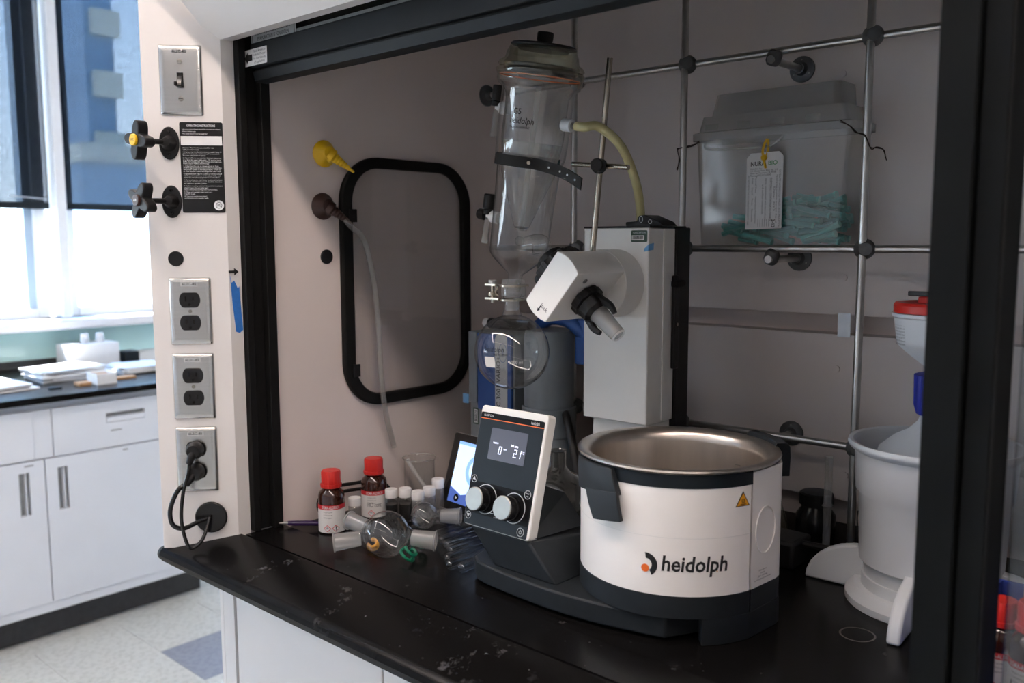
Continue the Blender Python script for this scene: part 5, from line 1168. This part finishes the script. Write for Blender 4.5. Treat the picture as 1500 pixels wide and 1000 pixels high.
# big round flask lying on its side, with ground glass necks
def joint(parent, a, b, r0, r1, nm='ground_joint'):
    a, b = V(a), V(b); d = (b-a).normalized(); ln = (b-a).length
    MB().lathe([(r0*.9, 0), (r0, .002), (r1, ln-.003), (r1*1.12, ln-.002), (r1*1.12, ln), (r1*.9, ln)], a, d, 26).build(nm, 'glass_frosted', parent)
gb = V((-1.1120, .9185, ZT+.0390)); GR = .0385
t = thing('three_neck_flask', 'large round three neck flask lying on its side on the worktop', 'flask', (gb.x, gb.y, ZT))
MB().ball(gb, GR, 44, 26).build('bulb', 'flask_glass', t)
n1 = (V((-.96, -.20, .14))).normalized(); n2_ = V((-.60, -.76, -.10)).normalized(); n3 = V((.80, .58, -.10)).normalized()
for nn, ln, ra, rb in ((n1, .040, .0125, .0145), (n2_, .046, .0125, .0145), (n3, .042, .0135, .0155)):
    MB().lathe([(ra*1.35, GR*.93), (ra*1.05, GR*1.06), (ra, GR*1.12)], gb, nn, 26).build('neck', 'flask_glass', t)
    joint(t, gb+nn*GR*1.10, gb+nn*(GR*1.06+ln), ra, rb)
# second small flask with one neck
sb = V((-1.1738, 1.0567, ZT+.0255)); SR = .0245
t = thing('small_round_flask', 'small round flask with frosted neck lying behind the large flask', 'flask', (sb.x, sb.y, ZT))
MB().ball(sb, SR, 36, 20).build('bulb', 'flask_glass', t)
nn = V((.80, .55, .02)).normalized(); MB().lathe([(.017, SR*.80), (.0125, SR*1.15), (.0125, SR*1.35)], sb, nn, 24).build('neck', 'flask_glass', t)
joint(t, sb+nn*SR*1.3, sb+nn*(SR*1.3+.036), .0125, .0145)
def clip(name, label, c, mt, ax, r):
    t = thing(name, label, 'clip', V(c), None); c = V(c); u, v, a = basis_of(ax)
    for k, (rr, h) in enumerate(((r, 0), (r*.82, .010))):
        P = [c+a*h+(u*math.cos(q)+v*math.sin(q))*rr for q in [math.radians(d) for d in range(-130, 131, 20)]]
        MB().tube(P, .0026, 8, 2).build('clip_ring', mt, t)
    for d in (-130, 0, 130):
        q = math.radians(d); e_ = (u*math.cos(q)+v*math.sin(q)); MB().tube([c+e_*r, c+e_*r*.82+a*.010], .0024, 8, 1).build('clip_bridge', mt, t)
    return t
clip('yellow_joint_clip', 'small yellow plastic joint clip seen through the large flask', (-1.1545, .9230, ZT+.0100), 'amber_orange', (.55, -.5, .65), .0085)
clip('green_joint_clip', 'green plastic joint clip lying beside the large flask', (-1.068, .924, ZT+.0130), 'green_clip', (.5, .35, .75), .0125)
clip('green_joint_clip', 'green plastic joint clip lying farther behind the large flask', (-1.088, .968, ZT+.0115), 'green_clip', (-.3, .35, .85), .0115)
def test_tube(a, b, label, r=.0088):
    a, b = V(a), V(b); d = (b-a).normalized(); ln = (b-a).length
    t = thing('test_tube', label, 'test tube', a, 'glass test tubes lying in a heap')
    MB().lathe([(0, 0)]+[(r*math.sin(math.radians(q)), r-r*math.cos(math.radians(q))) for q in range(15, 91, 15)]+[(r, ln-.003), (r*1.12, ln-.001), (r*1.08, ln)], a, d, 18).build('tube_wall', 'test_tube_glass', t)
    MB().lathe([(r*.98, ln-.004), (r*1.15, ln-.002), (r*1.15, ln), (r*.98, ln), (r*.98, ln-.004)], a, d, 18).build('tube_lip', 'glass_milky', t)
z0 = ZT+.0102
LB = 'empty glass test tube in the heap beside the control panel'
TUBES = ((-1.1113, 1.0250, 86, .108), (-1.0862, 1.0100, 82, .115), (-1.0615, .9990, 88, .115), (-1.0365, .9840, 90, .12), (-1.0125, .9545, 84, .12), (-.9895, .9365, 86.5, .12), (-.9665, .9415, 92, .115))
ORD = ('seventh', 'sixth', 'fifth', 'fourth', 'third', 'second', 'first')
for (ax_, ay_, an, ln), od in zip(TUBES, ORD):
    LB = 'empty glass test tube, %s in the heap counted from the dark base plate' % od
    test_tube((ax_, ay_, z0), (ax_+ln*math.cos(math.radians(an)), ay_+ln*math.sin(math.radians(an)), z0), LB)

# ================================================================== DIM THINGS BEHIND THE BATH
t = thing('dark_bottle', 'dark bottle with wide round cap behind the heating bath', 'bottle', (-.618, 1.44, ZT))
MB().lathe([(0, 0), (.032, 0), (.033, .004), (.033, .045), (.024, .058), (.022, .066), (0, .066)], (-.625, 1.475, ZT), n=30).build('bottle_body', 'black_gloss', t)
ribbed((-.625, 1.475, ZT+.062), EZ, [(.027, 0), (.028, .002), (.028, .020), (.026, .022)], 20, .03, 60).build('screw_cap', 'black_plastic', t)
MB().lathe([(0, .0225), (.0255, .0225), (.0255, .0215)], (-.625, 1.475, ZT+.062), n=26).build('cap_top', 'slate_face', t)
t = thing('measuring_cylinder', 'slim clear measuring tube standing behind the heating bath', 'cylinder', (-.565, 1.40, ZT))
MB().lathe([(0, 0), (.0115, 0), (.0115, .003), (.0062, .006), (.0062, .085), (.0090, .088), (.0062, .092), (.0062, .168), (.0075, .170)], (-.572, 1.395, ZT), n=22).build('tube_wall', 'glass_milky', t)
for k in range(6): MB().box(-.5765, -.5735, 1.3884, 1.3888, ZT+.12+k*.007, ZT+.1207+k*.007).build('scale_mark', 'grey_ink', t)
t = thing('reagent_flask', 'clear narrow neck flask standing against the rear wall', 'flask', (-.662, 1.48, ZT))
MB().lathe([(0, 0), (.034, 0), (.036, .004), (.030, .03), (.013, .085), (.011, .115), (.014, .118)], (-.668, 1.395, ZT), n=32).build('flask_wall', 'glass_greenish', t)
MB().lathe([(.0, .112), (.0105, .112), (.0105, .126), (.015, .130), (.013, .142), (0, .144)], (-.668, 1.395, ZT), n=22).build('glass_stopper', 'glass_milky', t)
tag(MB().tube([(-.66, 1.33, ZT+.030), (-.60, 1.335, ZT+.036), (-.54, 1.35, ZT+.034), (-.49, 1.37, ZT+.032), (-.44, 1.44, ZT+.03)], .0055, 10).build('black_hose', 'black_plastic'), 'black hose running behind the white bucket', 'hose')
tag(MB().box(-.665, -.585, 1.30, 1.37, ZT+.0005, ZT+.045).build('hose_connector', 'black_plastic', bevel=.006), 'black connector block behind the heating bath', 'connector')
tag(MB().ringprism(circle(.0230, 40), circle(.0205, 40), (-.4225, 1.144, ZT), EX, EY, .00005, .0002).build('ring_stain', 'dry_ring'), 'dried ring mark on the black worktop before the bucket', 'stain')

# ================================================================== SECOND BAY BEYOND THE MULLION
t = thing('storage_bin', 'open blue plastic bin holding bottles beyond the mullion', 'bin', (-.11, 1.07, ZT))
b = MB(); x0, x1, y0, y1, zt_ = -.274, .05, .93, 1.213, ZT+.095
b.box(x0, x1, y0, y1, ZT+.0005, ZT+.005)
for q in ((x0, x0+.004, y0, y1), (x1-.004, x1, y0, y1), (x0+.004, x1-.004, y1-.004, y1)): b.box(*q, ZT+.005, zt_)
b.box(x0+.004, x1-.004, y0, y0+.004, ZT+.005, zt_-.03); b.build('bin_wall', 'bin_blue', t)
for k in range(3): MB().box(x0-.003, x0, y0+.03+k*.09, y0+.04+k*.09, ZT+.01, zt_).build('bin_rib', 'bin_blue', t)
reagent_bottle(-.2440, 1.100, .0220, .106, 'smaller brown bottle with red cap hugging the black mullion', facing(-.23, 1.03), base=ZT+.0055, group=None)
reagent_bottle(-.2060, 1.075, .0235, .120, 'brown bottle with red cap and label in front of the blue bin', facing(-.2137, 1.06)-.35, script='LAH', base=ZT+.0055, group=None)
t = thing('wash_bottle', 'white bottle with yellow label standing in the second bay', 'bottle', (-.204, 1.172, ZT+.0055))
MB().lathe([(0, 0), (.032, 0), (.033, .004), (.033, .118), (.026, .130), (.012, .136), (.012, .145), (0, .145)], (-.204, 1.172, ZT+.0055), n=32).build('bottle_body', 'poly_white', t)
MB().lathe([(.0335, .088), (.0335, .115)], (-.204, 1.172, ZT+.0055), n=32).build('yellow_label', 'yellow', t)
t = thing('wire_rack', 'tilted wire rack with printed sheet on the rear wall of the second bay', 'rack', (-.20, 1.45, 1.18))
fr = (V((-.27, 1.40, 1.19)), V((.93, -.10, -.35)).normalized(), V((0, -.9, .43)).normalized(), V((.33, .40, .85)).normalized())
for k in range(6): MB().box(0, .26, -.07+k*.028, -.068+k*.028, 0, .002, fr).build('rack_wire', 'rod_metal', t)
for k in range(7): MB().box(k*.042, k*.042+.002, -.07, .072, .002, .004, fr).build('rack_wire', 'rod_metal', t)
MB().box(.005, .2, -.05, .05, .005, .006, fr).build('printed_sheet', 'label_grey', t)
MB().box(-.275, -.265, 1.39, HB, 1.18, 1.195).build('rack_bracket', 'rod_metal', t)
